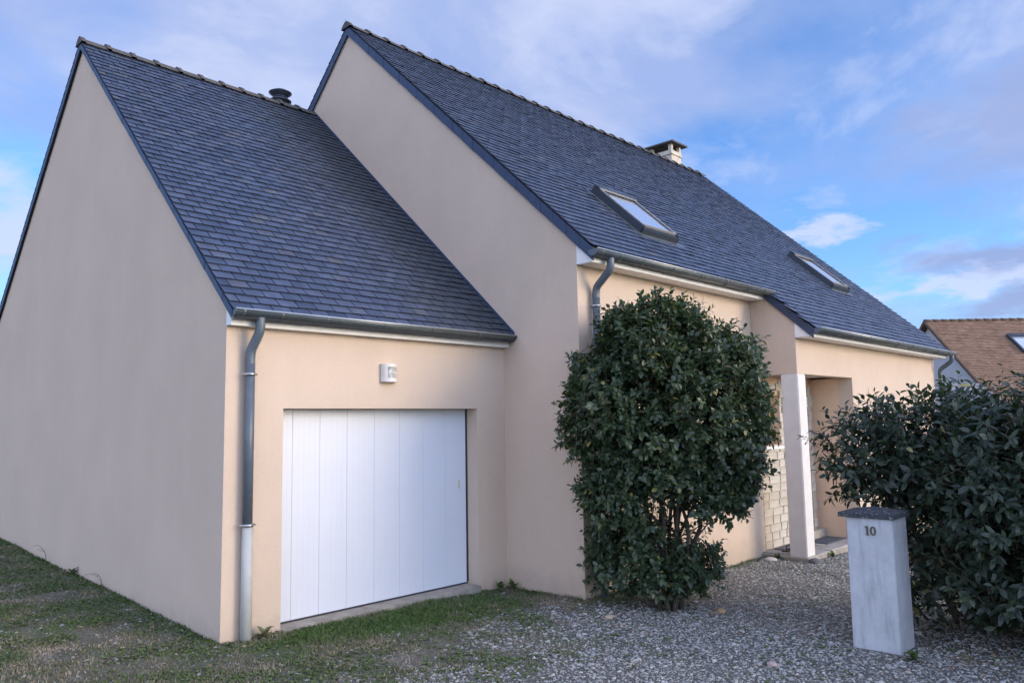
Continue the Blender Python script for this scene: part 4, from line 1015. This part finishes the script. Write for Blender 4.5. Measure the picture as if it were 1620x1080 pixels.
# a few individual weeds standing against the walls
def weed(x, y, kind, label, seed):
    rg_ = random.Random(seed); z_ = float(gz(x, y))
    t_ = thing('weed', label, 'weed', (x, y, z_))
    T, TF = leaf_template(.5 if kind != 'stalk' else .3); b = MB()
    if kind == 'stalk':
        st_ = MB()
        for s_ in range(3):
            dx, dy = rg_.uniform(-.10, .0), rg_.uniform(-.12, .12); h = rg_.uniform(.16, .27)
            st_.tube(smooth_path([(0, 0, 0), (dx * .3, dy * .3, h * .7), (dx, dy, h), (dx * 1.5, dy * 1.6, h * .93)], 4), .0022, 5)
            b.add([(dx * 1.5 + v_[0] * .03, dy * 1.6 + v_[1] * .035, h * .93 + v_[2] * .03) for v_ in T], [tuple(f_) for f_ in TF], True)
        st_.obj('stem', MAT['twig'], t_)
    else:
        for s_ in range(16):
            a_ = rg_.uniform(0, 6.28); e_ = rg_.uniform(.2, 1.2); L_ = rg_.uniform(.05, .12)
            d_ = Vector((math.cos(a_) * math.cos(e_), math.sin(a_) * math.cos(e_), math.sin(e_))); n_ = (Vector((0, 0, 1)) - d_ * d_.z).normalized(); x_ = d_.cross(n_)
            o_ = Vector((0, 0, rg_.uniform(0, .05)))
            b.add([o_ + (x_ * v_[0] + d_ * v_[1] + n_ * v_[2]) * L_ for v_ in T], [tuple(f_) for f_ in TF], True)
    me = b.mesh('leaves', None); a_ = me.attributes.new('tint', 'FLOAT', 'POINT'); vv = [rg_.uniform(.05, .5)] * len(me.vertices); a_.data.foreach_set('value', vv)
    me.materials.append(MAT['grassm']); link('leaves', me, None, t_)
weed(-.06, 4.95, 'stalk', 'thin dry weed stalks against the far left of the garage gable', 1)
weed(-.05, 3.9, 'leafy', 'small dark leafy weed against the middle of the garage gable foot', 2)
weed(-.05, 2.85, 'stalk', 'short weed stalk on the garage gable foot nearer the corner', 3)
weed(.36, -.13, 'leafy', 'dark leafy weed at the foot of the pale garage downpipe', 4)
weed(3.58, -.20, 'leafy', 'bushy green weed in the inner corner between garage and main gable', 5)
weed(3.45, -.12, 'leafy', 'tuft of weed at the right end of the garage threshold', 6)
weed(8.0, -1.5, 'leafy', 'small weed growing at the left end of the porch slab', 7)
weed(8.75, -2.02, 'leafy', 'small weed growing along the front edge of the porch slab right of the column', 8)
weed(3.72, -4.66, 'leafy', 'weed tuft at the front foot of the numbered pillar', 9)
for i, (x, y, s, lab) in enumerate([(3.15, -1.98, .045, 'flat tan stone lying on the gravel left of the tall shrub'), (4.25, -2.62, .05, 'ochre stone lying on the gravel right of the tall shrub'),
                     (7.75, -1.50, .07, 'pale rounded stone at the foot of the wall beside the porch slab'), (8.0, -2.06, .09, 'dark grey stone at the foot of the porch column'), (2.75, -3.9, .04, 'small pinkish stone on the gravel left of the numbered pillar')]):
    bm = bmesh.new(); bmesh.ops.create_icosphere(bm, subdivisions=2, radius=1)
    for v_ in bm.verts: v_.co *= 1 + .12 * math.sin(v_.co.x * 3 + i) * math.cos(v_.co.y * 2.5 + i)
    for f_ in bm.faces: f_.smooth = True
    me = bpy.data.meshes.new('stone'); bm.to_mesh(me); bm.free()
    cols = [(.42, .33, .24), (.40, .27, .13), (.48, .46, .42), (.10, .10, .11), (.42, .32, .28)]
    me.materials.append(mat('lone_stone', cols[i], rough=.85, var=.12, vscale=3, bump=.3, bscale=6))
    o = link('stone', me, None, None, loc=(x, y, float(gz_fine(x, y)) + s * .35)); o.scale = (s * 1.3, s, s * .55); o.rotation_euler = (0, 0, i * 1.1); tag(o, lab, 'stone')
